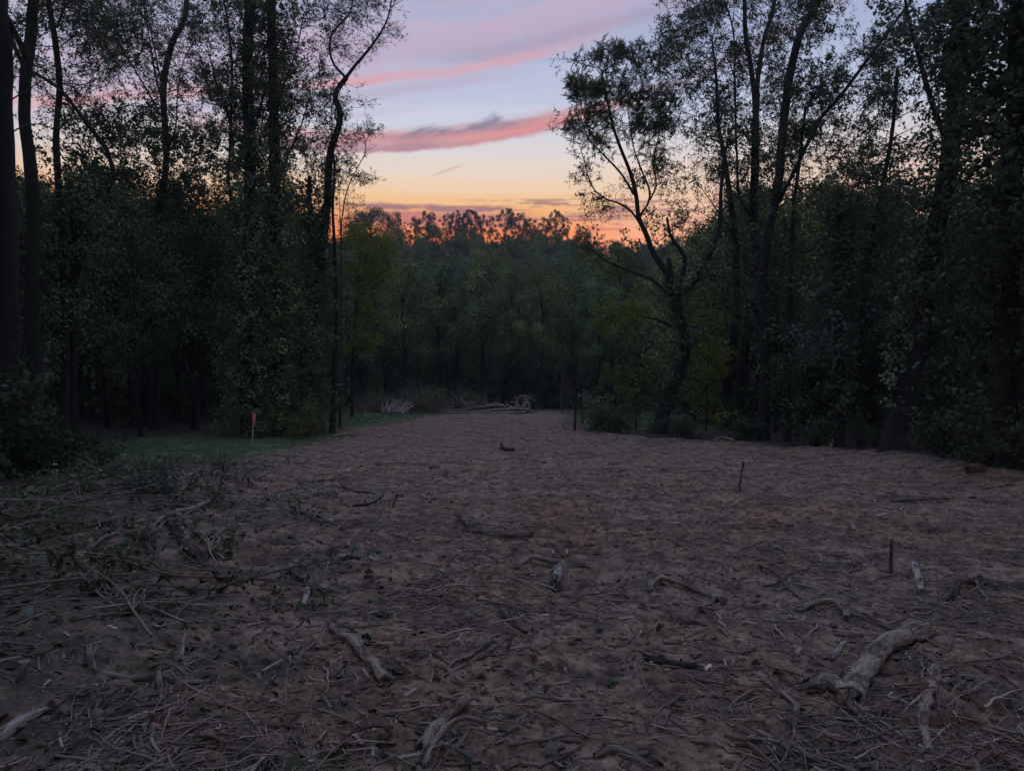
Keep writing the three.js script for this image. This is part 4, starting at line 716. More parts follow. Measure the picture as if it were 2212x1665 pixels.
tree('vine_tree', 'massive dark trunk swathed in big-leaved vines near the right border', [1930, 987], [
  ['trunk', 0.3, 0.22, [[1946, 900], [1962, 820], [1980, 740], [2005, 600], [2030, 450], [2055, 300], [2066, 200], [2072, 60], [2078, -180]], { from: 0.72, n: 22, len: 2.0, sub: 7 }],
  ['limb', 0.07, 0.03, [[1938, 925], [1930, 827], [1938, 740], [1944, 685], [1950, 620]]],
  ['limb', 0.07, 0.03, [[1972, 770], [2005, 750], [2036, 722], [2052, 690]], { from: 0.5, n: 4, len: 0.6, sub: 3, kind: 'bigVine' }],
  ['limb', 0.1, 0.04, [[2062, 230], [2110, 130], [2160, 60], [2230, 0], [2300, -80]], { from: 0.15, n: 12, len: 1.4, sub: 5 }],
  ['limb', 0.09, 0.03, [[2050, 320], [2010, 210], [1985, 120], [1960, 20], [1950, -80]], { from: 0.3, n: 12, len: 1.2, sub: 5 }],
], { kind: 'vine', flare: 0.9, more: (t, l) => {
  t.ivy(l[0], 0.3, 0.95, 170, 1.0, { kind: 'bigVine', tint: PALE, hang: 0.6, s: 0.75 }); t.ivy(l[0], 0.3, 0.95, 620, 0.9, { tint: [0.6, 0.65, 0.6] }); t.ivy(l[1], 0.1, 0.9, 60, 0.22, { tint: PALE, s: 0.8 });  // second ivy layer and the vine fields below: tint darkened as painted shade
  for (let i = 0; i < 24; i++) t.strand(t.P(lerp(1940, 2210, t.r()), lerp(260, 620, t.r()), -1 + 2 * t.r()), 1.8 + 1.6 * t.r(), 9, { kind: 'bigVine', tint: i % 3 ? PALE : GREEN, s: 0.7 });
  fieldOf(t, 1900, 300, 2090, 640, 20, 44, 12, { kind: 'vine', deep: 3, s: 0.7, tint: [0.6, 0.65, 0.6] }); fieldOf(t, 2060, 180, 2240, 520, 28, 44, 12, { kind: 'vine', deep: 3, s: 0.7, tint: [0.6, 0.65, 0.6] });
  fieldOf(t, 1960, -40, 2220, 200, 18, 40, 10, { kind: 'oval', deep: 4 });
} });
tree('edge_tree', 'shade-tinted vine-choked tree filling the right border', [2185, 1030], [
  ['trunk', 0.22, 0.15, [[2180, 850], [2178, 640], [2186, 400], [2196, 200], [2200, -60]], { from: 0.3, n: 26, len: 1.6, sub: 7 }],
], { kind: 'vine', tint: [0.55, 0.6, 0.55], flare: 0.5, more: (t, l) => { t.ivy(l[0], 0.05, 0.9, 320, 0.9, { hang: 0.7 }); fieldOf(t, 2100, 480, 2300, 960, 30, 60, 12, { deep: 2.5, s: 0.65 }); fieldOf(t, 2120, 200, 2320, 520, 20, 60, 12, { deep: 2.5, s: 0.65 }); } });  // the whole tree's dark leaf tint stands in for shade

// ---------------------------------------------------------------- saplings, shrubs and brush
tree('sapling', 'thin bare sapling pole at the right edge of the cleared soil', [1241, 937], [
  ['trunk', 0.05, 0.025, [[1243, 890], [1244, 840], [1246, 800], [1250, 760]], { from: 0.75, n: 5, len: 0.8, sub: 3, s: 0.6 }],
  ['limb', 0.018, 0.008, [[1243, 893], [1250, 892], [1256, 893]]],
], { kind: 'fine', flare: 0.1 });
tree('sapling', 'crooked thin stem just right of the bare sapling pole', [1262, 925], [
  ['trunk', 0.03, 0.012, [[1257, 905], [1256, 880], [1258, 850], [1257, 820]], { from: 0.75, n: 3, len: 0.6, sub: 3, s: 0.6 }],
], { kind: 'fine', flare: 0.1 });
tree('dead_shrub', 'pale grey twiggy dead shrub at the foot of the wood right of the brush pile', [1215, 893], [
  ['trunk', 0.06, 0.02, [[1212, 860], [1215, 820], [1208, 790]], { from: 0.4, n: 14, len: 1.6, sub: 3, s: 0.5, droop: 0.6, tint: RUST }],
  ['limb', 0.04, 0.012, [[1214, 850], [1240, 815], [1268, 800]], { from: 0.3, n: 6, len: 1.2, sub: 2, s: 0.4, tint: RUST }],
  ['limb', 0.04, 0.012, [[1212, 840], [1190, 800], [1172, 780]], { from: 0.3, n: 6, len: 1.2, sub: 2, s: 0.4, tint: RUST }],
], { kind: 'fine', bark: M.barkGrey, category: 'shrub', flare: 0.1, dd: 2 });
[[806, 880, 700, 'left of two close pale stems at the wood wall, left of the root mass'], [818, 878, 690, 'right of two close pale stems at the wood wall, left of the root mass'], [851, 876, 720, 'thin stem rising from the wood floor above the root mass'], [974, 875, 690, 'palest slender stem standing alone above the felled poles'], [1086, 872, 700, 'dark broad stem in the wood wall above the uprooted stump', 1]].forEach(([x, y, top, label, big]) =>
  tree('slender_tree', label, [x, y], [['trunk', big ? 0.2 : 0.1, 0.05, [[x - 1, y - 60], [x - 3, lerp(y, top, 0.6)], [x - 6, top], [x - 4, top - 70]], { from: 0.75, n: 8, len: 1.5, sub: 4, s: 1.2 }]], { bark: big ? M.bark : M.barkGrey, flare: 0.2, kind: 'broad' }));
function shrub(name, label, bx, by, wpx, hpx, n, { kind = 'vine', tint = GREEN, stems = 5, s = 1 } = {}) {
  const { p, d } = G(bx, by), t = new Plant(name, label, 'shrub', v3(p.x, ground(p.x, p.z) - 0.04, p.z), ++planted); t.kind = kind; t.tint = tint; t.barkMat = M.bark;
  const m = d / F, W = wpx * m / 2, H = hpx * m;
  for (let i = 0; i < stems; i++) { const a = i / stems * 6.28 + t.r(), k = 0.5 + 0.5 * t.r(), b = t.base; const l = t.stem([b.clone().add(v3(Math.cos(a) * 0.05, -0.08, Math.sin(a) * 0.05)), b.clone().add(v3(Math.cos(a) * W * 0.45 * k, H * 0.55, Math.sin(a) * W * 0.45 * k)), b.clone().add(v3(Math.cos(a) * W * k, H * (0.7 + 0.35 * t.r()), Math.sin(a) * W * k))], 0.014, 0.005, { part: 'limb', radial: 5, lump: 0.05, seg: 6 });
    t.leafy(l, { from: 0.12, n: Math.max(3, Math.round(n / stems / 4)), len: Math.min(0.7, W * 0.6), sub: 4, s, r0: 0.006, up: 0.1 }); }
  t.finish(); return t;
}
shrub('shrub', 'pale big-leaved vine shrub at the left border above the brush', 70, 960, 190, 220, 40, { kind: 'bigVine', tint: [1.3, 1.35, 1.3], stems: 7, s: 0.75 });
shrub('shrub', 'tall dark leafy brush hugging the left border', 20, 1040, 170, 300, 60, { kind: 'vine', tint: [0.55, 0.6, 0.55], stems: 7 });  // dark tint of this shrub and the next paints in shade
shrub('shrub', 'dark bushy brush heap below the pale vine shrub on the left', 110, 1030, 230, 100, 54, { kind: 'broad', tint: [0.6, 0.7, 0.6], stems: 8, s: 0.8 });
shrub('shrub', 'low green brush at the left meeting the grass strip', 215, 1012, 150, 40, 30, { kind: 'oval', tint: [0.7, 0.9, 0.7], stems: 7, s: 0.8 });
shrub('shrub', 'small blue-green weed on the soil right of the left brush', 330, 1100, 70, 22, 6, { kind: 'vine', tint: BLUE, stems: 5, s: 0.45 });
shrub('shrub', 'bushy plant at the foot of the ivy columns behind the pink flag', 505, 938, 70, 60, 30, { kind: 'vine', tint: OLIVE, stems: 6, s: 0.9 });
shrub('shrub', 'olive brush at the foot of the forked left tree', 660, 945, 120, 60, 44, { kind: 'fine', tint: OLIVE, stems: 8 });
shrub('shrub', 'weedy green brush right of the crooked stem', 1310, 935, 90, 55, 40, { kind: 'oval', tint: [0.9, 1.3, 0.9], stems: 8 });
shrub('shrub', 'pale-leaved low shrub behind the weedy brush on the right', 1290, 905, 60, 45, 26, { kind: 'vine', tint: PALE, stems: 6 });
shrub('shrub', 'blue-green weeds at the foot of the big forked tree', 1475, 945, 90, 40, 26, { kind: 'oval', tint: BLUE, stems: 6, s: 0.8 });
shrub('shrub', 'dark brush at the foot of the dark double trunk', 1610, 952, 90, 40, 20, { kind: 'vine', stems: 6, s: 0.7, tint: [0.5, 0.55, 0.5] });  // from here to the border corner, brush tints are lowered to paint shade
shrub('shrub', 'dark brush between the slim trunk and the vine-draped snag', 1760, 966, 130, 56, 28, { kind: 'vine', tint: [0.6, 0.62, 0.5], stems: 7, s: 0.75 });
shrub('shrub', 'low shade-tinted brush left of the massive vine trunk', 1860, 978, 100, 50, 26, { kind: 'oval', stems: 6, tint: [0.6, 0.65, 0.6] });
shrub('shrub', 'shade-tinted brush right of the massive vine trunk', 2050, 995, 150, 90, 44, { kind: 'vine', stems: 8, s: 0.75, tint: [0.6, 0.65, 0.6] });
shrub('shrub', 'shade-tinted brush in the lower right corner of the wood', 2170, 1020, 180, 160, 60, { kind: 'broad', stems: 8, tint: [0.55, 0.6, 0.55] });
// ---------------------------------------------------------------- wood lying on the cleared soil, piece by piece
const rd = makeRng(404);
// points in picture measure [x, y, lift in metres]; w = thickness in picture measure at the first point, w1 at the last
const soilTop = (x, z, e = 0.05) => Math.max(ground(x, z), ground(x - e, z) - 0.01, ground(x + e, z) - 0.01, ground(x, z - e) - 0.01, ground(x, z + e) - 0.01);
function stick(name, label, category, mat, w, pts, { w1 = 0.6, lump = 0.16, sink = 0.26, branches = [], group, radial = 8, flat = 1, split } = {}) {
  const o = new THREE.Group();
  const build = (list, r0px, k1, tip) => {
    const path = list.map(([x, y, up = 0]) => { const { p, d } = G(x, y); return { p, d, up }; }), r0 = r0px / 2 * path[0].d / F, r1 = r0 * k1;
    const P = path.map(({ p, up }, i) => { const r = lerp(r0, r1, i / Math.max(1, path.length - 1)); return v3(p.x, soilTop(p.x, p.z, 0.04 + r) + r * (1 - 2 * sink) + up, p.z); });
    return { P, r0, r1 };
  };
  const main = build(pts, w, w1); o.position.copy(main.P[0]);
  const make = ({ P, r0, r1 }, rad, name2) => {
    const n = clamp(Math.round(P.reduce((s, p, i) => s + (i ? p.distanceTo(P[i - 1]) : 0), 0) / 0.03), 8, 34), L = along(P.map((p) => p.clone().sub(o.position)), n).pts, len = P[0].distanceTo(P[P.length - 1]);
    for (let i = 1; i < n; i++) { const q = L[i], a = Math.min(0.02, len * 0.03); q.x += a * n3(i * 0.4, r0 * 500, 3); q.z += a * n3(i * 0.4, r0 * 500, 9); q.y += a * 0.4 * n3(i * 0.35, r0 * 500, 15); }
    const R = taper(n, r0, r1, 1); for (let i = 0; i <= n; i++) R[i] *= 1 + 0.12 * n3(i * 0.5, r0 * 300, 2);
    if (split) { R[n] *= 0.35; R[n - 1] *= 0.7; }
    R[0] *= 0.9;
    const g = tube(L, R, rad, lump * 1.35, r0 * 1000, 0.5, rad > 6 ? 1.1 : 0.5); if (flat !== 1) { g.scale(1, flat, 1); g.computeVertexNormals(); }
    return mesh(name2, g, mat, o);
  };
  const stem = make(main, radial, 'stem');
  if (radial >= 9) {                                                                  // splinters at the broken ends, knots along the side
    const L = main.P.map((p) => p.clone().sub(o.position)), add2 = [stem.geometry], n = L.length - 1;
    for (const [e, f, r] of [[L[0], L[0].clone().sub(L[1]).normalize(), main.r0], [L[n], L[n].clone().sub(L[n - 1]).normalize(), main.r1]]) for (let i = 0; i < 6; i++) { const a = rd() * 6.28, sd = v3().crossVectors(f, UP).normalize(), up = v3().crossVectors(sd, f), q = sd.multiplyScalar(Math.cos(a)).addScaledVector(up, Math.sin(a)), b = e.clone().addScaledVector(q, r * 0.62).addScaledVector(f, -r * 1.2), l = r * (1.6 + 2.2 * rd()); add2.push(tube([b, b.clone().addScaledVector(f, l * 0.6).addScaledVector(q, r * 0.1), b.clone().addScaledVector(f, l).addScaledVector(q, r * 0.25 * (rd() - 0.3))], [r * 0.36, r * 0.22, r * 0.03], 5, 0.2, i, 0.5)); }
    for (let i = 0; i < 3; i++) { const k = Math.min(n - 1, Math.floor(rd() * n)), p = L[k].clone().lerp(L[k + 1], 0.2 + 0.6 * rd()), q = rdir(rd); q.y = Math.abs(q.y) * 0.6; q.normalize(); const r = main.r0; add2.push(tube([p, p.clone().addScaledVector(q, r * 1.0), p.clone().addScaledVector(q, r * (1.25 + 0.9 * rd()))], [r * 0.55, r * 0.42, r * 0.22], 6, 0.2, i + 3, 0.5, 0.6)); }
    stem.geometry = mergeGeometries(add2);
  }
  for (const [bw, bp, bk = 0.5] of branches) make(build(bp, bw, bk), 6, 'branch');
  add(o, name); tag(o, label, category, group); return o;
}
const W = M.wood, B = M.brown, K = M.dark, Pw = M.pale;
// right foreground
stick('log', 'thickest log in the right foreground, forked and bent at its lower end', 'log', W, 34, [[1998, 1386, 0.02], [1958, 1398, 0.03], [1917, 1422, 0.03], [1876, 1456], [1849, 1493], [1841, 1534]], { w1: 1.3, lump: 0.2, radial: 12, branches: [[14, [[1958, 1398, 0.04], [1985, 1402, 0.02], [2017, 1388, 0.01]]]] });
stick('splintered_wood', 'broad splintered root flare beside the lower end of the thickest log', 'log', W, 40, [[1745, 1497], [1790, 1492, 0.02], [1826, 1526, 0.02], [1868, 1566]], { w1: 0.45, lump: 0.3, radial: 10, split: true });
stick('log', 'slender bent log at far right with a pale lower half', 'log', W, 22, [[2022, 1474, 0.01], [2006, 1526], [1996, 1576], [2006, 1636]], { w1: 0.75, lump: 0.22, radial: 9, branches: [[9, [[1989, 1428, 0.02], [1992, 1470, 0.01], [1998, 1512]]], [11, [[1992, 1446], [2010, 1456, 0.01], [2022, 1474]]]] });
stick('branch', 'arched branch with a hooked right end above the thickest log', 'branch', W, 13, [[1722, 1330], [1768, 1320, 0.03], [1801, 1320, 0.04], [1826, 1339, 0.02], [1830, 1353]], { w1: 1.2 });
stick('log', 'dark half-buried log running down right from the arched branch', 'log', B, 20, [[1834, 1341], [1892, 1360], [1957, 1390]], { w1: 0.7, sink: 0.5, lump: 0.25 });
stick('post', 'short brown broken stick standing upright at right', 'stick', B, 9, [[1925, 1242, -0.04], [1924, 1241, 0.1], [1926, 1240, 0.28]], { w1: 0.75, sink: 0.5, radial: 9 });
stick('post', 'thin leaning stick standing upright in the right middle distance', 'stick', B, 6, [[1597, 1062, -0.04], [1600, 1061, 0.2], [1605, 1060, 0.46]], { w1: 0.8, sink: 0.5, radial: 9 });
stick('stick', 'pale bone-like stick beside the short upright stick', 'stick', Pw, 17, [[1977, 1230, 0.03], [1984, 1254, 0.01], [1992, 1284]], { w1: 0.8, radial: 9 });
stick('log', 'dark log with a curled tip reaching the right border', 'log', B, 13, [[2054, 1293], [2072, 1280, 0.02], [2113, 1268, 0.02], [2160, 1266, 0.01], [2230, 1264]], { w1: 1.7, radial: 9 });
stick('stick', 'thin pale stick crossing under the log at the right border', 'stick', W, 7, [[2106, 1271, 0.05], [2133, 1300], [2152, 1332]], {});
stick('stick', 'short curved stick above the right end of the thickest log', 'stick', W, 9, [[1955, 1334], [1980, 1326, 0.015], [2012, 1320]], {});
stick('log', 'pale straight log cut off near the bottom border, right of centre', 'log', W, 17, [[1638, 1597], [1701, 1630], [1776, 1662]], { w1: 0.8 });
stick('log', 'weathered branch pointing down right, left of the splintered root flare', 'log', W, 16, [[1641, 1466], [1689, 1508, 0.01], [1732, 1536]], { w1: 0.7, branches: [[14, [[1722, 1528], [1718, 1560], [1714, 1586]]]] });
stick('wood_chip', 'pale flat wood slab above the splintered root flare', 'wood chip', Pw, 18, [[1792, 1436], [1808, 1420], [1828, 1404]], { w1: 0.7, radial: 6, split: true });
stick('stick', 'small pale kinked twig below the lower end of the thickest log', 'stick', Pw, 7, [[1880, 1506], [1871, 1522], [1878, 1538], [1901, 1557]], { branches: [[5, [[1892, 1550], [1880, 1560], [1876, 1570]]]] });
stick('stick', 'thin pale twig far right below the dark log', 'stick', W, 6, [[2058, 1476], [2061, 1500], [2056, 1546]], {});
stick('log', 'pale log lying at the right border in the middle distance', 'log', W, 7, [[2130, 1054], [2170, 1056], [2235, 1058]], {});
stick('stick', 'curved pale twig in the right middle distance below the massive vine trunk', 'stick', W, 5, [[1924, 1078, 0.12], [1933, 1060, 0.04], [1928, 1062]], {});
stick('stick', 'pale root tip at the far right below the bent slender log', 'stick', Pw, 12, [[2073, 1604], [2090, 1596, 0.01], [2110, 1592]], { w1: 0.8 });
stick('stick', 'long thin root crossing the soil left of the arched branch', 'root', B, 6, [[1594, 1210], [1660, 1238, 0.02], [1722, 1298], [1742, 1314]], {});
// right centre
stick('log', 'pale forked antler-like log right of centre', 'log', W, 12, [[1399, 1287], [1428, 1268, 0.03], [1478, 1278, 0.02], [1532, 1284], [1562, 1296]], { w1: 1.35, radial: 10, branches: [[9, [[1546, 1292, 0.03], [1532, 1312], [1513, 1332]], 0.9], [6, [[1428, 1268, 0.03], [1412, 1258, 0.05], [1404, 1246, 0.06]]]] });
stick('stick', 'long thin root left of the antler-like log', 'root', W, 7, [[1243, 1304], [1303, 1311], [1382, 1317, 0.01], [1404, 1334], [1418, 1352]], { branches: [[5, [[1330, 1282], [1360, 1300, 0.02], [1388, 1318]]], [5, [[1382, 1316], [1420, 1328], [1446, 1322]]]] });
stick('log', 'dark-bellied log lying left of the pale cut stub', 'log', W, 12, [[1110, 1240], [1149, 1227, 0.03], [1202, 1222, 0.03]], { w1: 1.1, branches: [[4, [[1150, 1228, 0.02], [1152, 1240], [1153, 1246]]]] });
stick('stub', 'short lilac-grey cut stub beside the dark-bellied log', 'log', M.stone, 21, [[1208, 1242, 0.02], [1204, 1254, 0.01], [1198, 1268]], { w1: 1.1, radial: 10, lump: 0.08 });
stick('log', 'dark log with a long thin tail left of it, in the middle of the clearing', 'log', B, 6, [[986, 1122, 0.04], [1012, 1138, 0.03], [1052, 1154, 0.01], [1100, 1164], [1138, 1159]], { w1: 2.6, radial: 10, lump: 0.22, branches: [[12, [[1000, 1150], [1040, 1154], [1080, 1162]], 1.1]] });
stick('wood_chip', 'white wood chip above the dark middle log, left of two', 'wood chip', Pw, 5, [[1054, 1128], [1066, 1127], [1078, 1128]], { radial: 5 });
stick('wood_chip', 'white wood chip above the dark middle log, right of two', 'wood chip', Pw, 6, [[1077, 1136], [1090, 1135], [1102, 1137]], { radial: 5 });
stick('log', 'blackest short log in the right centre, lying level', 'log', K, 16, [[1398, 1435], [1450, 1440], [1500, 1444]], { w1: 1.1, radial: 10, lump: 0.25 });
stick('stick', 'pale knobbly branch lying level below the clearing centre', 'branch', W, 7, [[1118, 1527], [1153, 1517, 0.02], [1199, 1526, 0.01], [1280, 1524]], { w1: 1.5, branches: [[6, [[1214, 1522], [1196, 1506, 0.03], [1190, 1500, 0.04]]]] });
stick('stick', 'thin root bending up right above the blackest log', 'root', W, 6, [[1326, 1406], [1352, 1396, 0.01], [1376, 1374]], {});
stick('stick', 'straight thin stick right of the dark-bellied log, pointing down right', 'stick', B, 6, [[1198, 1180], [1237, 1210], [1272, 1232]], {});
stick('stick', 'olive-brown short stick below the antler-like log', 'stick', B, 8, [[1470, 1364], [1500, 1362, 0.01], [1526, 1367]], {});
stick('log', 'pale curved log cut by the bottom border, centre right', 'log', W, 15, [[1284, 1652], [1318, 1644, 0.02], [1352, 1650, 0.01], [1398, 1664]], { w1: 0.8 });
stick('log', 'half-buried pale log near the bottom border, left of the cut straight log', 'log', W, 12, [[1542, 1608], [1570, 1624], [1596, 1640]], { sink: 0.5 });
stick('log', 'short dark log pointing down right in the root tangle at centre', 'log', B, 15, [[1086, 1342, 0.02], [1110, 1360], [1136, 1382]], { w1: 0.7, branches: [[8, [[1110, 1378], [1103, 1392], [1097, 1408]], 0.9]] });
stick('stick', 'forked pale twig right of the level knobbly branch', 'stick', W, 6, [[1384, 1546], [1396, 1578, 0.01], [1404, 1604]], { branches: [[5, [[1412, 1552], [1402, 1574], [1396, 1592]]]] });
stick('stick', 'Y-shaped pale twig lower centre', 'stick', W, 6, [[1080, 1560], [1102, 1596], [1114, 1624]], { branches: [[5, [[1122, 1570], [1112, 1598], [1110, 1616]]]] });
// centre and left foreground
stick('log', 'brown log pointing down right in the left centre foreground, pointed upper end', 'log', W, 15, [[712, 1372, 0.02], [740, 1392, 0.02], [766, 1420, 0.02], [797, 1452, 0.01], [832, 1490]], { w1: 1.35, radial: 10, branches: [[6, [[718, 1394], [760, 1402, 0.01], [806, 1398]]], [6, [[808, 1400], [838, 1420, 0.02], [846, 1440]]]] });
stick('log', 'brown bent log left of centre with a pale chip at its end', 'log', B, 18, [[630, 1242], [660, 1260, 0.02], [688, 1292]], { w1: 1.1, radial: 9 });
stick('wood_chip', 'pale splinter leaning below the brown bent log', 'wood chip', Pw, 14, [[666, 1286, 0.03], [660, 1304, 0.01], [655, 1326]], { w1: 0.9, radial: 6 });
stick('log', 'pale straight log at the bottom centre', 'log', W, 20, [[1014, 1537, 0.03], [985, 1553, 0.02], [960, 1574, 0.01], [935, 1604], [908, 1640]], { w1: 1.25, radial: 11 });
stick('branch', 'curved pale branch crossing in front of the straight bottom log', 'branch', W, 9, [[1074, 1569], [1036, 1590, 0.02], [1000, 1590, 0.04], [970, 1600, 0.03], [942, 1624, 0.01], [918, 1668]], { w1: 1.6, radial: 9 });
stick('branch', 'wavy branch running into the straight bottom log from the left', 'branch', W, 7, [[838, 1553], [876, 1577, 0.01], [938, 1594, 0.02]], { w1: 1.3 });
stick('branch', 'pale root running right from the straight bottom log', 'root', W, 9, [[972, 1604], [1021, 1610, 0.01], [1076, 1614]], { w1: 0.7 });
stick('branch', 'dark curved branch at the bottom left of centre', 'branch', B, 9, [[708, 1658], [764, 1622, 0.03], [806, 1610, 0.03], [848, 1604]], { w1: 0.7 });
stick('stick', 'short dark stick at the bottom border, left of the dark curved branch', 'stick', B, 9, [[625, 1616], [648, 1634], [675, 1652]], {});
stick('stick', 'long thin bent stem left of centre, curving to the right', 'stick', B, 5, [[560, 1274], [627, 1243], [706, 1221, 0.02], [797, 1207]], { w1: 0.7 });
stick('stick', 'dark sliver with a raised left tip, left middle distance', 'stick', B, 6, [[737, 1053, 0.05], [764, 1062, 0.01], [800, 1063]], {});
stick('stick', 'dark curved stick left of the upright weed stems', 'stick', K, 6, [[762, 1091], [800, 1089, 0.01], [828, 1078, 0.02]], {});
stick('stick', 'two thin upright weed stems left of the clearing centre', 'weed', B, 5, [[846, 1099, -0.03], [853, 1098, 0.08], [861, 1097, 0.17]], { w1: 0.7, sink: 0.5, branches: [[3, [[842, 1099, -0.02], [842, 1098, 0.1]]]] });
stick('log', 'short brown log left of the clearing centre', 'log', B, 13, [[737, 1148], [760, 1140, 0.01], [784, 1132]], {});
stick('wood_chip', 'pale lens-shaped wood chip left of the root tangle at centre', 'wood chip', Pw, 9, [[1014, 1329], [1040, 1327], [1066, 1326]], { radial: 6, lump: 0.1 });
stick('root', 'upper of two long parallel roots running down left from the centre tangle', 'root', W, 9, [[1066, 1390, 0.03], [1030, 1412, 0.01], [992, 1433], [960, 1458]], {});
stick('root', 'lower of two long parallel roots running down left from the centre tangle', 'root', W, 8, [[1072, 1404, 0.02], [1040, 1424, 0.01], [1000, 1446], [946, 1474]], {});
stick('stick', 'thin pale straw-like stick standing out at lower left of centre', 'stick', Pw, 5, [[628, 1448, 0.02], [620, 1490], [615, 1534]], {});
stick('root', 'knotted root running downward below the parallel roots', 'root', W, 8, [[930, 1428], [932, 1480], [940, 1506], [950, 1530]], {});
stick('stick', 'dark short chip in a hollow left of centre', 'wood chip', K, 10, [[738, 1214], [754, 1211], [774, 1212]], {});
stick('stick', 'short pale stick above the parallel roots', 'stick', W, 7, [[920, 1408], [944, 1424, 0.01], [970, 1444]], {});
stick('root', 'wiry root running level below the brown pointed log', 'root', W, 5, [[846, 1480], [890, 1476, 0.01], [934, 1474]], {});
// left
stick('branch', 'long bare branch lying from the upper weed down to the left', 'branch', W, 10, [[462, 1093, 0.06], [416, 1123, 0.03], [366, 1152, 0.02], [308, 1177], [233, 1210], [176, 1237]], { w1: 0.6, branches: [[5, [[366, 1152], [330, 1186], [250, 1216], [190, 1256]]], [5, [[380, 1148], [430, 1140, 0.02], [462, 1146]]], [5, [[396, 1142], [430, 1122, 0.03], [444, 1132]]]] });
stick('log', 'dark bent log below the long bare branch', 'log', K, 16, [[362, 1154], [380, 1184], [398, 1208], [441, 1238], [502, 1262]], { w1: 0.7, radial: 9, lump: 0.25 });
stick('stick', 'short pale stick standing out on the long bare branch', 'stick', Pw, 8, [[386, 1146, 0.05], [396, 1168, 0.02], [408, 1191]], {});
stick('weed', 'dead upright weed with curled leaves at upper left', 'weed', B, 5, [[468, 1098, -0.03], [476, 1097, 0.25], [484, 1096, 0.5], [488, 1096, 0.68]], { w1: 0.5, sink: 0.5, branches: [[4, [[470, 1097, 0.1], [452, 1096, 0.3], [430, 1096, 0.42]]], [4, [[478, 1097, 0.3], [492, 1096, 0.45], [498, 1096, 0.52]]], [3, [[483, 1096, 0.5], [478, 1096, 0.66], [476, 1096, 0.78]]]] });
stick('branch', 'pale curved branch at the left edge of the soil', 'branch', W, 8, [[118, 1293, 0.01], [162, 1300, 0.03], [208, 1322, 0.02], [238, 1346]], { w1: 1.3 });
stick('log', 'thick half-buried log in the left foreground with a knee at its left end', 'log', W, 13, [[196, 1466, 0.02], [206, 1488, 0.01], [249, 1497], [291, 1512], [345, 1516], [400, 1512], [452, 1506]], { w1: 0.9, radial: 10, sink: 0.4, branches: [[14, [[344, 1512, 0.02], [347, 1536], [350, 1560]], 0.7]] });
stick('log', 'big pale log end in the lower left corner', 'log', Pw, 30, [[-14, 1664], [50, 1618], [102, 1590]], { w1: 0.7, radial: 10, split: true });
stick('stick', 'thin level pale stick above the half-buried left log', 'stick', W, 5, [[158, 1461], [196, 1462, 0.01], [236, 1462, 0.01], [240, 1470]], {});
stick('stick', 'thin stick slanting up right at the lower left', 'stick', B, 6, [[37, 1536], [70, 1510, 0.02], [104, 1482]], {});
stick('wood_chip', 'pale pointed splinter standing in the left foreground', 'wood chip', Pw, 12, [[390, 1462], [394, 1440, 0.03], [400, 1420, 0.09]], { w1: 0.3, radial: 6 });
stick('stick', 'thin forked stick slanting below the half-buried left log', 'stick', W, 6, [[182, 1615], [224, 1576, 0.01], [249, 1551, 0.01], [268, 1536]], {});
stick('stick', 'dark thin stick from the left border, mid height', 'stick', B, 6, [[-10, 1340], [40, 1336, 0.02], [90, 1333]], {});
stick('stick', 'dark thin stick pointing down right among the left litter', 'stick', B, 6, [[128, 1209, 0.02], [162, 1238, 0.01], [196, 1274]], {});
stick('stick', 'long thin level stem at lower left', 'stick', W, 5, [[36, 1539], [125, 1537, 0.01], [238, 1531]], {});
stick('stick', 'long thin stem below the level one at lower left', 'stick', B, 5, [[102, 1596], [158, 1571, 0.01], [228, 1567]], {});
stick('stick', 'long slanting stem left of the brown bent log', 'stick', W, 6, [[154, 1424], [222, 1402, 0.01], [290, 1382, 0.02]], { branches: [[4, [[222, 1402], [270, 1376], [330, 1340]]], [4, [[250, 1394], [300, 1392], [346, 1378]]]] });
stick('stick', 'short pale stick in the left middle of the soil', 'stick', Pw, 5, [[376, 1366], [396, 1348, 0.01], [416, 1329]], {});
// farther off
stick('wood_chip', 'dark split chunk like a small boat in the upper middle of the clearing', 'wood chip', K, 6, [[1082, 965, 0.1], [1094, 975, 0.03], [1110, 976]], { w1: 1.3, lump: 0.25 });
stick('stick', 'bowed stick right of the middle, upper clearing', 'stick', W, 5, [[1166, 1032], [1180, 1023, 0.04], [1204, 1022]], {});
stick('stick', 'thin level stick in the far right of the clearing', 'stick', W, 5, [[1300, 1008], [1326, 1002, 0.03], [1352, 1000]], {});
stick('stick', 'low bent stick at the far right edge of the soil', 'stick', W, 5, [[1540, 962], [1562, 954, 0.1], [1588, 962]], { w1: 1 });
stick('stick', 'pale root lying before the slim pole trunks', 'root', W, 6, [[716, 944], [742, 942, 0.05], [770, 938]], {});
stick('stick', 'curved root standing proud in the right middle distance', 'root', W, 6, [[1790, 978, -0.02], [1796, 974, 0.1], [1802, 964, 0.3]], {});
stick('stick', 'long dark level branch in the right middle distance', 'branch', B, 6, [[1926, 1080], [1990, 1082, 0.02], [2110, 1078]], {});
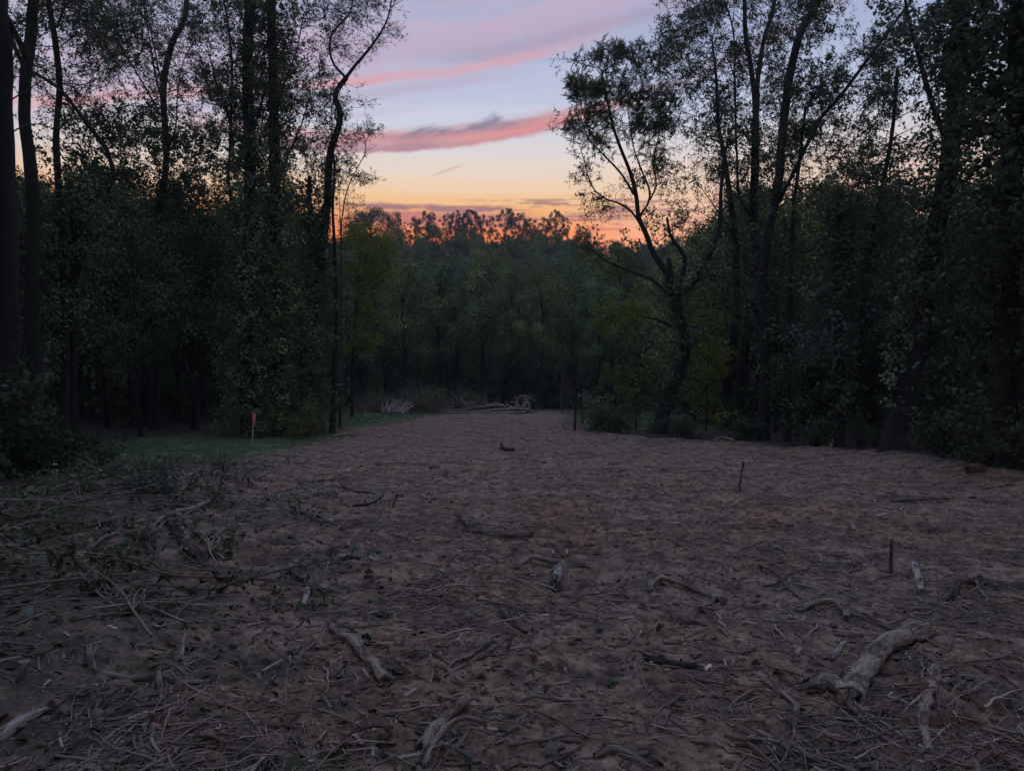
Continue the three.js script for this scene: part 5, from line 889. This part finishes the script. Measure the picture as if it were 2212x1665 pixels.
// stones, clods and leaves one can single out
function lump(name, label, category, mat, sx, sy, wpx, hpx, seed, sink = 0.3) {
  const { p, d } = G(sx, sy), w = wpx * d / F, h = hpx * d / F, g = mergeVertices(new THREE.IcosahedronGeometry(0.5, 3).deleteAttribute('normal').deleteAttribute('uv')), a = g.attributes.position, q = v3();
  for (let i = 0; i < a.count; i++) { q.fromBufferAttribute(a, i); const k = 1 + 0.5 * n3(q.x * 2.2 + seed, q.y * 2.2, q.z * 2.2) + 0.22 * n3(q.x * 6 + seed, q.y * 6, q.z * 6); a.setXYZ(i, q.x * k * w, q.y * k * h, q.z * k * w * 0.8); }
  g.setAttribute('uv', new THREE.Float32BufferAttribute(Array.from({ length: a.count }, (_, i) => [a.getX(i), a.getZ(i) + a.getY(i)]).flat(), 2)); g.computeVertexNormals();
  const m = mesh(name, g, mat); m.position.set(p.x, ground(p.x, p.z) + h * (0.5 - sink), p.z); add(m, name); return tag(m, label, category);
}
lump('stone', 'pale egg-shaped stone on the soil in the left foreground', 'stone', M.stone, 503, 1418, 17, 24, 1);
lump('clod', 'reddish earth clod left of the centre tangle', 'clod', M.clod, 824, 1336, 34, 18, 2);
lump('clod', 'large earth clod at the foot of the shade-tinted brush by the right border', 'clod', M.clod, 2108, 1036, 46, 26, 3);
lump('clod', 'dark earth clod on the upper left of the clearing', 'clod', M.clod, 817, 1004, 20, 9, 4);
lump('clod', 'dark earth clod just left of the upper middle of the clearing', 'clod', M.clod, 938, 1010, 24, 9, 5);
lump('clod', 'clod beside the dark curved stick in the left middle', 'clod', M.clod, 862, 1078, 20, 13, 6);
lump('stone', 'small pale stone left of the arched branch', 'stone', M.stone, 1800, 1362, 22, 13, 7);
lump('stone', 'small pale stone by the right border below the log', 'stone', M.stone, 2180, 1400, 14, 7, 8);
lump('clod', 'clod on the soil right of the olive weeds at upper left', 'clod', M.clod, 618, 1118, 12, 9, 9);
function fallenLeaf(label, sx, sy, wpx, col, seed) { const { p, d } = G(sx, sy), S = new Leaves(), r = makeRng(seed); S.lobed(v3(0, 0, 0), v3(r() - 0.5, 0.55, r() - 0.5).normalize(), v3(0.2, 0.6, 0.9).normalize(), wpx * d / F, col); const m = mesh('fallen_leaf', S.geo(), M.leaf); m.position.set(p.x, ground(p.x, p.z) + 0.02, p.z); add(m, 'fallen_leaf'); tag(m, label, 'leaf'); }
fallenLeaf('round pale green leaf on the ground at the lower left border', 58, 1424, 24, lin(0.2, 0.26, 0.22), 3);
fallenLeaf('dark green leaf lying beside the pointed brown log', 790, 1396, 24, lin(0.04, 0.09, 0.045), 5);
fallenLeaf('pale leaf at the bottom border, centre', 1190, 1660, 30, lin(0.2, 0.2, 0.18), 6);
fallenLeaf('large pale green leaf lit at the left border above the brush', 116, 826, 30, lin(0.2, 0.32, 0.2), 8);

// ---------------------------------------------------------------- countless litter on the soil
{
  const r = makeRng(909), roots = [], chips = [], clods = [], leafGeo = [], m4 = (list) => list;
  const white = (g, c0, c1) => { const n = g.attributes.position.count, c = new Float32Array(n * 3); for (let i = 0; i < n; i++) c.set([c0.r, c0.g, c0.b], i * 3); g.setAttribute('color', new THREE.BufferAttribute(c, 3)); g.deleteAttribute('uv'); return g; };
  for (let k = 0; k < 9; k++) {
    const pts = [], p = v3(-0.5, 0, 0), d = v3(1, 0, 0); for (let i = 0; i < 9; i++) { pts.push(p.clone()); d.applyAxisAngle(UP, (r() - 0.5) * (k < 5 ? 0.35 : 0.9)); d.y = (r() - 0.5) * 0.25; p.addScaledVector(d, 0.125); }
    const g = tube(along(pts, 12).pts, taper(12, 0.017, 0.006), 5, 0.25, k), parts = [white(g, lin(1, 1, 1))];
    if (k % 3) { const b = pts[3 + k % 4], e = v3(0.3 * (r() - 0.3), 0.03, 0.4 * (r() - 0.5) + 0.1); parts.push(white(tube(along([b, b.clone().addScaledVector(e, 0.5).add(v3(0, 0.02, 0.03)), b.clone().add(e)], 6).pts, taper(6, 0.009, 0.003), 4), lin(1, 1, 1))); }
    roots.push(parts.length > 1 ? mergeGeometries(parts) : parts[0]);
  }
  for (let k = 0; k < 4; k++) { const g = new THREE.BoxGeometry(1, 0.09 + 0.05 * k, 0.14 + 0.08 * (k % 3), 3, 1, 1).deleteAttribute('uv').toNonIndexed(), a = g.attributes.position; for (let i = 0; i < a.count; i++) { const x = a.getX(i), y = a.getY(i), z = a.getZ(i); a.setXYZ(i, x + 0.22 * n3(y * 30 + k, z * 14, 3), y + 0.06 * n3(x * 3 + k, 2, z * 9) + 0.05 * Math.sin(x * 2 + k), z + 0.12 * n3(x * 3.3 + k * 5, y * 9, 4) + 0.1 * (k % 2) * x * x); } g.computeVertexNormals(); chips.push(white(g, lin(1, 1, 1))); }
  for (let k = 0; k < 4; k++) { const g = mergeVertices(new THREE.IcosahedronGeometry(0.5, 2).deleteAttribute('normal').deleteAttribute('uv')), a = g.attributes.position; for (let i = 0; i < a.count; i++) { const x = a.getX(i), y = a.getY(i), z = a.getZ(i), q = 1 + 0.6 * n3(x * 2.5 + k * 9, y * 2.5, z * 2.5) + 0.3 * n3(x * 6 + k, y * 6, z * 6); a.setXYZ(i, x * q, y * 0.7 * q, z * q); } g.computeVertexNormals(); clods.push(white(g, lin(1, 1, 1))); }
  for (let k = 0; k < 3; k++) { const S = new Leaves(); if (k < 2) S.leaf(v3(-0.5, 0, 0), v3(1, 0.1, 0).normalize(), UP, 1, 0.55, lin(1, 1, 1), 0.8); else S.lobed(v3(0, 0, -0.4), v3(0, 0.1, 1).normalize(), UP, 0.8, lin(1, 1, 1)); leafGeo.push(S.geo()); }
  // a spot on the ground in view: spread so that nearer ground gets a share that shows
  const spot = (d0, d1, power = 1) => { const D = d0 + (d1 - d0) * Math.pow(r(), power), a = (r() - 0.5) * 80 * DEG, x = D * Math.tan(a * 0.93) * 1.02, z = -D; return [x, z, bare(x, z)]; };
  const n = v3(), q0 = new THREE.Quaternion(), q1 = new THREE.Quaternion();
  const normalAt = (x, z, e = 0.06) => n.set(ground(x - e, z) - ground(x + e, z), 2 * e, ground(x, z - e) - ground(x, z + e)).normalize();
  const put = (x, z, s, lift, tilt = 0.2, sy = s, sz = s) => { q0.setFromUnitVectors(UP, normalAt(x, z, clamp(s * 0.3, 0.03, 0.2)).clone().add(v3((r() - 0.5) * tilt, 0, (r() - 0.5) * tilt)).normalize()); q1.setFromAxisAngle(UP, r() * 6.283); return new THREE.Matrix4().compose(v3(x, ground(x, z) + lift, z), q0.clone().multiply(q1), v3(s, sy, sz)); };
  const dense = (x, z) => smoothstep(fbm(x * 0.55 + 12, z * 0.55, 3), -0.22, 0.3);
  const scatter = (name, label, geos, mat, count, make, d0, d1, pow, keep) => {
    const sets = geos.map(() => [[], []]); let made = 0, guard = count * 8;
    while (made < count && guard--) { const [x, z, b] = spot(d0, d1, pow); if (!keep(x, z, b)) continue; const k = Math.floor(r() * geos.length), [m, c] = make(x, z, b); sets[k][0].push(m); sets[k][1].push(c); made++; }
    const o = new THREE.Group(); add(o, name); tag(o, label, 'litter', null, 'stuff');
    geos.forEach((g, k) => sets[k][0].length && inst('pieces', g, mat, sets[k][0], o, sets[k][1]));
  };
  const woodTone = () => { const k = r(); return k < 0.66 ? lin(0.22, 0.165, 0.135).multiplyScalar(0.75 + 0.5 * r()) : k < 0.86 ? lin(0.13, 0.102, 0.088).multiplyScalar(0.6 + 0.7 * r()) : lin(0.4, 0.325, 0.275).multiplyScalar(0.75 + 0.5 * r()); };
  scatter('root_litter', 'countless thin roots and twigs strewn over the cleared soil', roots, M.litter, 8200, (x, z) => { const s = 0.08 + 0.4 * Math.pow(r(), 2.4), th = 0.35 + 0.6 * r(); return [put(x, z, s, 0.004 + 0.01 * r() - 0.006, 0.35, Math.min(1, s * 1.6 * th) * 0.9, s), woodTone()]; }, 2.6, 15, 1.5, (x, z, b) => b > 0.35 && r() > 0.85 * trackAt(x, z) && r() < 0.06 + 0.94 * dense(x, z) * (1 - 0.75 * smoothstep(-z, 6, 10) * smoothstep(x, -3.5, -1)));
  scatter('twig_litter', 'countless sticks and roots on the farther soil', roots, M.litter, 620, (x, z) => { const s = 0.3 + 0.8 * Math.pow(r(), 2); return [put(x, z, s, 0.01, 0.25, s * 0.9, s), woodTone()]; }, 14, 46, 1, (x, z, b) => b > 0.3 && r() < 0.2 + 0.8 * dense(x, z));
  scatter('wood_chips', 'small splinters and wood chips scattered over the soil', chips, M.litter, 3600, (x, z) => { const s = 0.02 + 0.07 * Math.pow(r(), 3); return [put(x, z, s, s * 0.05, 0.35), woodTone().multiplyScalar(r() < 0.1 ? 1.6 : 0.8)]; }, 2.6, 20, 1.2, (x, z, b) => b > 0.3 && r() > 0.8 * trackAt(x, z));
  scatter('earth_clods', 'small crumbs and clods of earth all over the soil', clods, M.litter, 8000, (x, z) => { const s = 0.01 + 0.045 * Math.pow(r(), 3.5); const c = lin(0.175, 0.126, 0.104).multiplyScalar(0.5 + 0.75 * r()); return [put(x, z, s, s * 0.08, 0.6, s * (0.4 + 0.4 * r()), s * (0.7 + 0.5 * r())), c]; }, 2.6, 22, 1.25, (x, z, b) => b > 0.2 && r() > 0.7 * trackAt(x, z));
  scatter('pale_chips', 'tiny pale pebbles and chips glinting on the farther soil', chips, M.litter, 260, (x, z) => { const s = 0.04 + 0.08 * r(); return [put(x, z, s, s * 0.2, 0.6), lin(0.5, 0.46, 0.44).multiplyScalar(0.6 + 0.6 * r())]; }, 6, 44, 1, (x, z, b) => b > 0.5);
  scatter('leaf_litter', 'fallen leaves strewn at the wood edges and over the left soil', leafGeo, M.deadLeaf, 4500, (x, z) => { const s = 0.035 + 0.06 * r(), k = r(), c = k < 0.4 ? lin(0.12, 0.085, 0.055) : k < 0.75 ? lin(0.075, 0.095, 0.055) : lin(0.2, 0.2, 0.17); return [put(x, z, s, 0.006 + 0.02 * r(), 1.0), c.multiplyScalar(0.6 + 0.7 * r())]; }, 2.6, 34, 1.05, (x, z, b) => { const D = -z, l = x - edge(edgeL, Math.max(3, D)), w = Math.max((1 - b) * (b > 0.02 || D < 26 ? 0.8 : 0.3), Math.exp(-Math.max(0, l) * 0.55) * 0.9 * (D < 14 ? 1 : 0.3), 0.012); return r() < w; });
  const tangle = [1, 2, 3, 4].map((k) => { const g = [], q = makeRng(k * 71); for (let i = 0; i < 13; i++) { const p = v3((q() - 0.5) * 0.5, 0, (q() - 0.5) * 0.3), a0 = q() < 0.6 ? k : q() * 6.28, d = v3(Math.cos(a0 + (q() - 0.5)), 0.05, Math.sin(a0 + (q() - 0.5))), pts = []; for (let j = 0; j < 9; j++) { pts.push(p.clone()); d.applyAxisAngle(UP, (q() - 0.5) * 0.8); d.y = 0.28 * Math.sin(j * 1.1 + i) ; p.addScaledVector(d, 0.05 + 0.03 * q()); p.y = clamp(p.y, -0.01, 0.07); } const r0 = 0.003 + 0.005 * q() * q(), t = 0.65 + 0.6 * q(); g.push(white(tube(along(pts, 15).pts, taper(15, r0, r0 * 0.35), 5, 0.3, i), lin(t, t, t))); } return mergeGeometries(g); });
  scatter('root_tangles', 'tangles of thin wiry roots lying on the nearer soil', tangle, M.litter, 70, (x, z) => { const s = 0.5 + 0.6 * r(); return [put(x, z, s, 0.01, 0.12, s * 0.9, s), lin(0.3, 0.245, 0.215).multiplyScalar(0.55 + 0.65 * r())]; }, 3, 13, 1, (x, z, b) => b > 0.4 && dense(x, z) > 0.5);
  scatter('fibre_litter', 'fine fibres and slivers of bark covering the soil', [...roots.slice(0, 3), ...chips.slice(0, 2)], M.litter, 12000, (x, z) => { const s = 0.025 + 0.1 * Math.pow(r(), 2); return [put(x, z, s, 0.002, 0.35, s * (0.5 + 0.4 * r()), s * 0.8), woodTone().multiplyScalar(0.75 + 0.35 * r())]; }, 2.6, 15, 1.3, (x, z, b) => b > 0.25 && r() > 0.8 * trackAt(x, z) && r() < 0.35 + 0.65 * dense(x + 3, z));
  const cut = [1, 2, 3, 4].map((k) => { const q = makeRng(k * 977), g = [], L = new Leaves(), main = [v3(-0.9, 0.02, 0), v3(-0.3, 0.1 * q(), 0.15 * (q() - 0.5)), v3(0.3, 0.05 + 0.1 * q(), 0.2 * (q() - 0.5)), v3(0.9, 0.08 * q(), 0.3 * (q() - 0.5))], line = along(main, 14).pts; g.push(white(tube(line, taper(14, 0.014, 0.005), 6, 0.25, k, 0.3, 1), lin(1, 1, 1)));
    for (let i = 0; i < 9; i++) { const b = line[3 + Math.floor(q() * 11)], d = v3(0.8, 0.25 * q() - 0.05, (q() - 0.5) * 2).normalize(), l = 0.25 + 0.5 * q(), e = b.clone().addScaledVector(d, l); e.y = Math.max(0, e.y); const t = 0.8 + 0.5 * q(); g.push(white(tube(along([b, b.clone().addScaledVector(d, l * 0.5).add(v3(0, 0.05 * q(), 0.06 * (q() - 0.5))), e], 6).pts, taper(6, 0.006, 0.0025), 4), lin(t, t, t)));
      if (k < 4) for (let j = 0; j < 3; j++) { const f = q(); L.leaf(b.clone().lerp(e, f), rdir(q).add(v3(0, -0.2, 0)).normalize(), rdir(q).add(v3(0, 0.8, 0)).normalize(), 0.09 + 0.05 * q(), 0.05, shade(q, q() < 0.5 ? lin(0.3, 0.42, 0.26) : lin(0.42, 0.36, 0.26), 0.4), 0.6); } }
    const all = [mergeGeometries(g)]; if (k < 4) { const lg = L.geo(); lg.setIndex(Array.from({ length: lg.attributes.position.count }, (_, i) => i)); all.push(lg); } return mergeGeometries(all); });
  scatter('cut_brush', 'tangled cut branches with withering leaves along the left bank', cut, M.litter, 170, (x, z) => { const s = 0.35 + 0.5 * r(); return [put(x, z, s, 0.02, 0.3, s * (0.6 + 0.6 * r()), s), lin(0.25, 0.205, 0.175).multiplyScalar(0.5 + 0.8 * r())]; }, 4.5, 17, 1, (x, z) => { const l = x - edge(edgeL, -z); return x < -1.2 && l > -1.8 && l < 3.4 && r() < Math.exp(-Math.max(0, l) * 0.8); });
  scatter('bank_weeds', 'leafy weeds and torn vines sprawling over the left bank', [...kinds.vine, ...kinds.broad], M.leaf, 330, (x, z) => { const s = 0.25 + 0.4 * r(), dir = v3(r() - 0.5, 0.12 + 0.5 * r() * r(), r() - 0.5).normalize(); return [matFrom(v3(x, ground(x, z) + 0.03, z), dir, r() * 6.28, s), tintOf(r, r() < 0.3 ? PALE : r() < 0.5 ? BLUE : GREEN, 0.5)]; }, 5, 18, 1, (x, z) => { const l = x - edge(edgeL, -z); return x < -1 && l > -2.2 && r() < 0.9 * Math.exp(-Math.max(0, l) * 1.1); });
  // grass
  const blades = [1, 2, 3].map((s) => { const g = makeRng(s * 33), S = new Leaves(); for (let i = 0; i < 18; i++) { const a = g() * 6.28, R = 0.11 * Math.sqrt(g()), b = v3(Math.cos(a) * R, 0, Math.sin(a) * R), d = v3((g() - 0.5) * 0.8, 1, (g() - 0.5) * 0.8).normalize(), h = 0.04 + 0.16 * g() * g(), t = b.clone().addScaledVector(d, h).add(v3((g() - 0.5) * 0.03, -0.01, (g() - 0.5) * 0.03)), w = v3(Math.cos(a * 3), 0, Math.sin(a * 3)).multiplyScalar(0.004), c = shade(g, lin(0.12, 0.18, 0.08), 0.5); S.tri(b.clone().sub(w), b.clone().add(w), t, c); } return S.geo(); });
  const setG = blades.map(() => [[], []]); let made = 0, guard = 90000;
  while (made < 9000 && guard--) { const D = lerp(12, 51, Math.pow(r(), 1.2)), x = lerp(-15, 12, r()), z = -D, l = lawn(x, z), b = bare(x, z); if (r() > l + (b < 0.9 && b > 0.02 ? 0.05 : 0)) continue; const k = Math.floor(r() * 3), s = 0.6 + 0.8 * r(); setG[k][0].push(put(x, z, s, 0, 0.2, s * (0.6 + 0.5 * r()), s)); setG[k][1].push(tintOf(r, [0.95, 1, 1], 0.4)); made++; }
  const o = new THREE.Group(); add(o, 'grass'); tag(o, 'short green grass on the strips beside the cleared soil', 'grass', null, 'stuff');
  blades.forEach((g, k) => inst('blades', g, M.grass, setG[k][0], o, setG[k][1]));
}

// ---------------------------------------------------------------- survey stakes
function stake(label, sx, sy, topX, topY, wide, ribbon, pale) {
  const { p, d } = G(sx, sy), base = v3(p.x, ground(p.x, p.z), p.z), top = at(topX, topY, d), o = new THREE.Group(); o.position.copy(base);
  const L = top.clone().sub(base), h = L.length(), w = wide * d / F;
  const shape = new THREE.Shape([new THREE.Vector2(-w / 2, h), new THREE.Vector2(-w / 2, -0.08), new THREE.Vector2(0, -0.2), new THREE.Vector2(w / 2, -0.08), new THREE.Vector2(w / 2, h)]);
  const g = new THREE.ExtrudeGeometry(shape, { depth: w * 0.4, bevelEnabled: true, bevelSize: w * 0.05, bevelThickness: w * 0.05, bevelSegments: 1 }); g.translate(0, 0, -w * 0.2); g.applyQuaternion(new THREE.Quaternion().setFromUnitVectors(UP, L.clone().normalize()));
  mesh('lath', g, pale ? M.pale : M.lath, o);
  if (ribbon) {
    const dir = L.clone().normalize(), a = dir.clone().multiplyScalar(h * ribbon.from), R = [];
    const strip = (pts, wd) => { const n = 10, c = along(pts, n).pts, pos = [], idx = []; for (let i = 0; i <= n; i++) { const tw = i * 0.12, sx2 = Math.cos(tw) * wd / 2, sz2 = Math.sin(tw) * wd / 2; for (const e of [0, 0.0012]) { pos.push(c[i].x - sx2, c[i].y, c[i].z - sz2 + e, c[i].x + sx2, c[i].y, c[i].z + sz2 + e); } } for (let i = 0; i < n; i++) { const k = i * 4, m = k + 4; for (const [s, t] of [[0, 1], [3, 2], [1, 3], [2, 0]]) idx.push(k + s, k + t, m + s, k + t, m + t, m + s); } const q = new THREE.BufferGeometry(); q.setAttribute('position', new THREE.Float32BufferAttribute(pos, 3)); q.setIndex(idx); q.computeVertexNormals(); return q; };
    const f = v3(0, 0, w * 0.6);
    const ring = new THREE.TorusGeometry(w * 0.62, w * 0.2, 6, 14); ring.rotateX(Math.PI / 2); ring.scale(1, 1, 0.7); ring.translate(a.x, a.y, a.z); const kn = mesh('ribbon_knot', ring, M.ribbon, o);
    const len = h * ribbon.len;
    mesh('ribbon_tail', strip([a.clone().add(f), a.clone().add(f).add(v3(-0.004, -len * 0.5, 0.01)), a.clone().add(f).add(v3(-len * 0.1, -len * 0.92, 0.015))], w * 2.3), M.ribbon, o);
    mesh('ribbon_tail', strip([a.clone().add(f).add(v3(0.004, 0, 0.006)), a.clone().add(f).add(v3(len * 0.05, -len * 0.5, 0.02)), a.clone().add(f).add(v3(len * 0.1, -len * 0.75, 0.025)), a.clone().add(f).add(v3(len * 0.26, -len * 1.02, 0.03))], w * 1.1), M.ribbon, o);
  }
  add(o, 'survey_stake'); tag(o, label, 'stake', 'survey stakes');
}
stake('tall wooden stake with a pink ribbon at its top, on the left grass strip', 543, 971, 549, 892, 3.6, { from: 0.955, len: 0.42 });
stake('short pale stake on the far grass strip, left of two', 788, 902, 788, 889, 4.2, null, true);
stake('short pale stake leaning right before the tangled root mass', 869, 899, 874, 886, 4.2, null, true);
stake('short stake with a pink ribbon on the far right of the soil', 1201, 927, 1203, 912, 3, { from: 0.96, len: 0.75 });

// ---------------------------------------------------------------- brush pile at the far end of the clearing
{
  const far = (x, y, up = 0) => [x, y, up], PM = M.wood;
  const polePoints = (list, d0) => list.map(([x, y, e = 0]) => at(x, y, d0 + e));
  const pole = (name, label, cat, list, r0, r1, d0, mat = PM, branches = []) => { const P = polePoints(list, d0), o = new THREE.Group(); o.position.copy(P[0]); const mk = (Q, a, b, nm) => { const n = 16, L = along(Q.map((p) => p.clone().sub(o.position)), n).pts; mesh(nm, tube(L, taper(n, a, b), 7, 0.15, a * 900, 0.3), mat, o); }; mk(P, r0, r1, 'stem'); for (const [l, a] of branches) mk(polePoints(l, d0), a, a * 0.5, 'branch'); add(o, name); tag(o, label, cat); };
  const d0 = G(1020, 893).d;
  pole('felled_pole', 'uppermost long felled pole of the brush pile, ending at the stump', 'log', [[948, 886], [1006, 884], [1026, 880], [1076, 875.5], [1108, 880], [1126, 885]], 0.06, 0.09, d0 + 0.6, PM, [[[[1020, 881], [1008, 876], [996, 861]], 0.045], [[[1022, 880], [1032, 878], [1000, 866]], 0.03]]);
  pole('felled_pole', 'middle long felled pole of the brush pile', 'log', [[950, 890.5], [1026, 889.5], [1076, 884.5], [1124, 883], [1142, 885]], 0.06, 0.1, d0 + 0.2);
  pole('felled_pole', 'lowest felled pole lying on the soil before the brush pile', 'log', [[1014, 893.5], [1076, 892.5], [1138, 890]], 0.07, 0.1, d0 - 0.3);
  pole('felled_pole', 'short felled pole lying under the middle one', 'log', [[960, 892], [1010, 892.5], [1060, 890]], 0.05, 0.06, d0 - 0.1, M.brown);
  pole('felled_pole', 'crooked branch standing out of the left part of the felled poles', 'branch', [[1024, 884], [1010, 876], [1002, 866], [994, 858]], 0.05, 0.02, d0 + 0.8, PM, [[[[1008, 874], [1020, 868], [1034, 876]], 0.03]]);
  pole('felled_pole', 'spike of wood standing up from the felled poles', 'branch', [[1050, 880], [1050, 872], [1049, 858]], 0.09, 0.025, d0 + 0.9);
  pole('felled_pole', 'thin bowed branch lying over the right part of the felled poles', 'branch', [[1050, 874], [1070, 870], [1092, 876], [1112, 880]], 0.035, 0.03, d0 + 0.9);
  // tangled roots, left
  const R = new THREE.Group(), c0 = at(850, 886, d0 + 1), r = makeRng(77); R.position.copy(c0);
  for (let i = 0; i < 34; i++) {
    const x0 = lerp(824, 882, r()), x1 = x0 + lerp(-2, 26, r()), y1 = lerp(856, 872, r()) + Math.abs(x1 - 862) * 0.18, e = 2 * r() - 1.4, P = [at(x0, 892, d0 + e), at(lerp(x0, x1, 0.3) - 3, lerp(892, y1, 0.4), d0 + e + 0.2), at(lerp(x0, x1, 0.8) - 2, lerp(892, y1, 0.75), d0 + e + 0.4), at(x1, y1, d0 + e + 0.5)].map((p) => p.sub(c0));
    mesh('root', tube(along(P, 12).pts, taper(12, 0.06 + 0.05 * r(), 0.025), 6, 0.2, i, 0.3), i % 3 ? M.pale : M.wood, R);
  }
  add(R, 'root_mass'); tag(R, 'tangled upright mass of pale roots at the left end of the brush pile', 'roots');
  // uprooted stump, right
  const U = new THREE.Group(), c1 = at(1126, 886, d0 + 0.7); U.position.copy(c1);
  const g = mergeVertices(new THREE.IcosahedronGeometry(1, 4).deleteAttribute('normal').deleteAttribute('uv')), a = g.attributes.position, q = v3();
  for (let i = 0; i < a.count; i++) { q.fromBufferAttribute(a, i); const k = 1 + 0.55 * n3(q.x * 2 + 5, q.y * 2, q.z * 2) + 0.3 * n3(q.x * 5, q.y * 5, q.z * 5); a.setXYZ(i, q.x * k * 0.5, q.y * k * 0.34, q.z * k * 0.45); }
  g.setAttribute('uv', new THREE.Float32BufferAttribute(Array.from({ length: a.count }, (_, i) => [a.getX(i), a.getY(i)]).flat(), 2)); g.computeVertexNormals(); mesh('root_ball', g, M.clod, U);
  const arm = (list, w0, w1) => mesh('root', tube(along(list.map(([x, y, e = 0]) => at(x, y, d0 + 0.5 + e).sub(c1)), 14).pts, taper(14, w0, w1), 7, 0.2, w0 * 700, 0.3), M.wood, U);
  arm([[1130, 884], [1134, 872], [1138, 865], [1131, 862]], 0.16, 0.09); arm([[1138, 868], [1143, 876], [1144, 886], [1158, 893]], 0.13, 0.06); arm([[1112, 884], [1117, 872], [1115, 862], [1112, 856]], 0.12, 0.04); arm([[1113, 862], [1124, 855], [1136, 854], [1148, 863]], 0.035, 0.025); arm([[1108, 882], [1098, 876], [1092, 866]], 0.09, 0.03); arm([[1116, 870], [1124, 858], [1140, 858]], 0.05, 0.03); arm([[1140, 886], [1150, 890], [1164, 892]], 0.08, 0.03); arm([[1128, 888], [1122, 892], [1110, 893]], 0.07, 0.04); arm([[1120, 876], [1108, 868], [1102, 870]], 0.06, 0.03);
  add(U, 'uprooted_stump'); tag(U, 'uprooted stump with an arching root at the right end of the brush pile', 'stump');
  const heap = (label, x0, x1, yTop, n, kind, tint, deep, seed) => { const t = new Plant('brush_heap', label, 'brush', at((x0 + x1) / 2, 890, d0 + deep), seed); t.kind = kind; t.tint = tint; t.twigMat = M.wood; for (let i = 0; i < n; i++) { const u = t.r(), x = lerp(x0, x1, u), y = lerp(892, lerp(892, yTop, Math.sin(Math.PI * clamp(u * 0.9 + 0.05, 0, 1))), t.r()), p = t.local(at(x, y, d0 + deep + (t.r() - 0.5) * 1.6)), w = t.twig(p, rdir(t.r).add(v3(0, 0.5, 0)).normalize(), 0.7 + 0.7 * t.r(), 0.014, 0.1, 3); if (t.r() < 0.6) t.sprig(w.pts[3], w.dir, 0.9); if (t.r() < 0.3) t.sprig(w.pts[1], rdir(t.r), 0.8); } t.finish(); };
  heap('heap of grey-green brush right of the tangled roots', 872, 945, 846, 260, 'oval', [1.9, 1.8, 1.8], 1.2, 301);
  heap('low thin brush between the green heap and the felled poles', 930, 1050, 862, 190, 'fine', [1.8, 1.8, 1.9], 1.5, 302);
  heap('thin grey brush lying left of the tangled roots', 756, 838, 868, 190, 'fine', [1.6, 1.5, 1.5], 0.8, 304);
  heap('dark brush behind the tangled roots', 800, 880, 852, 120, 'oval', [1.4, 1.3, 1.3], 2.2, 303);
}
scene.fog = new THREE.FogExp2(new THREE.Color().setRGB(0.72, 0.8, 1.0), 0.0004);
scene.traverse((o) => { if (o.isMesh) o.castShadow = o.receiveShadow = true; });
renderer.render(scene, camera);
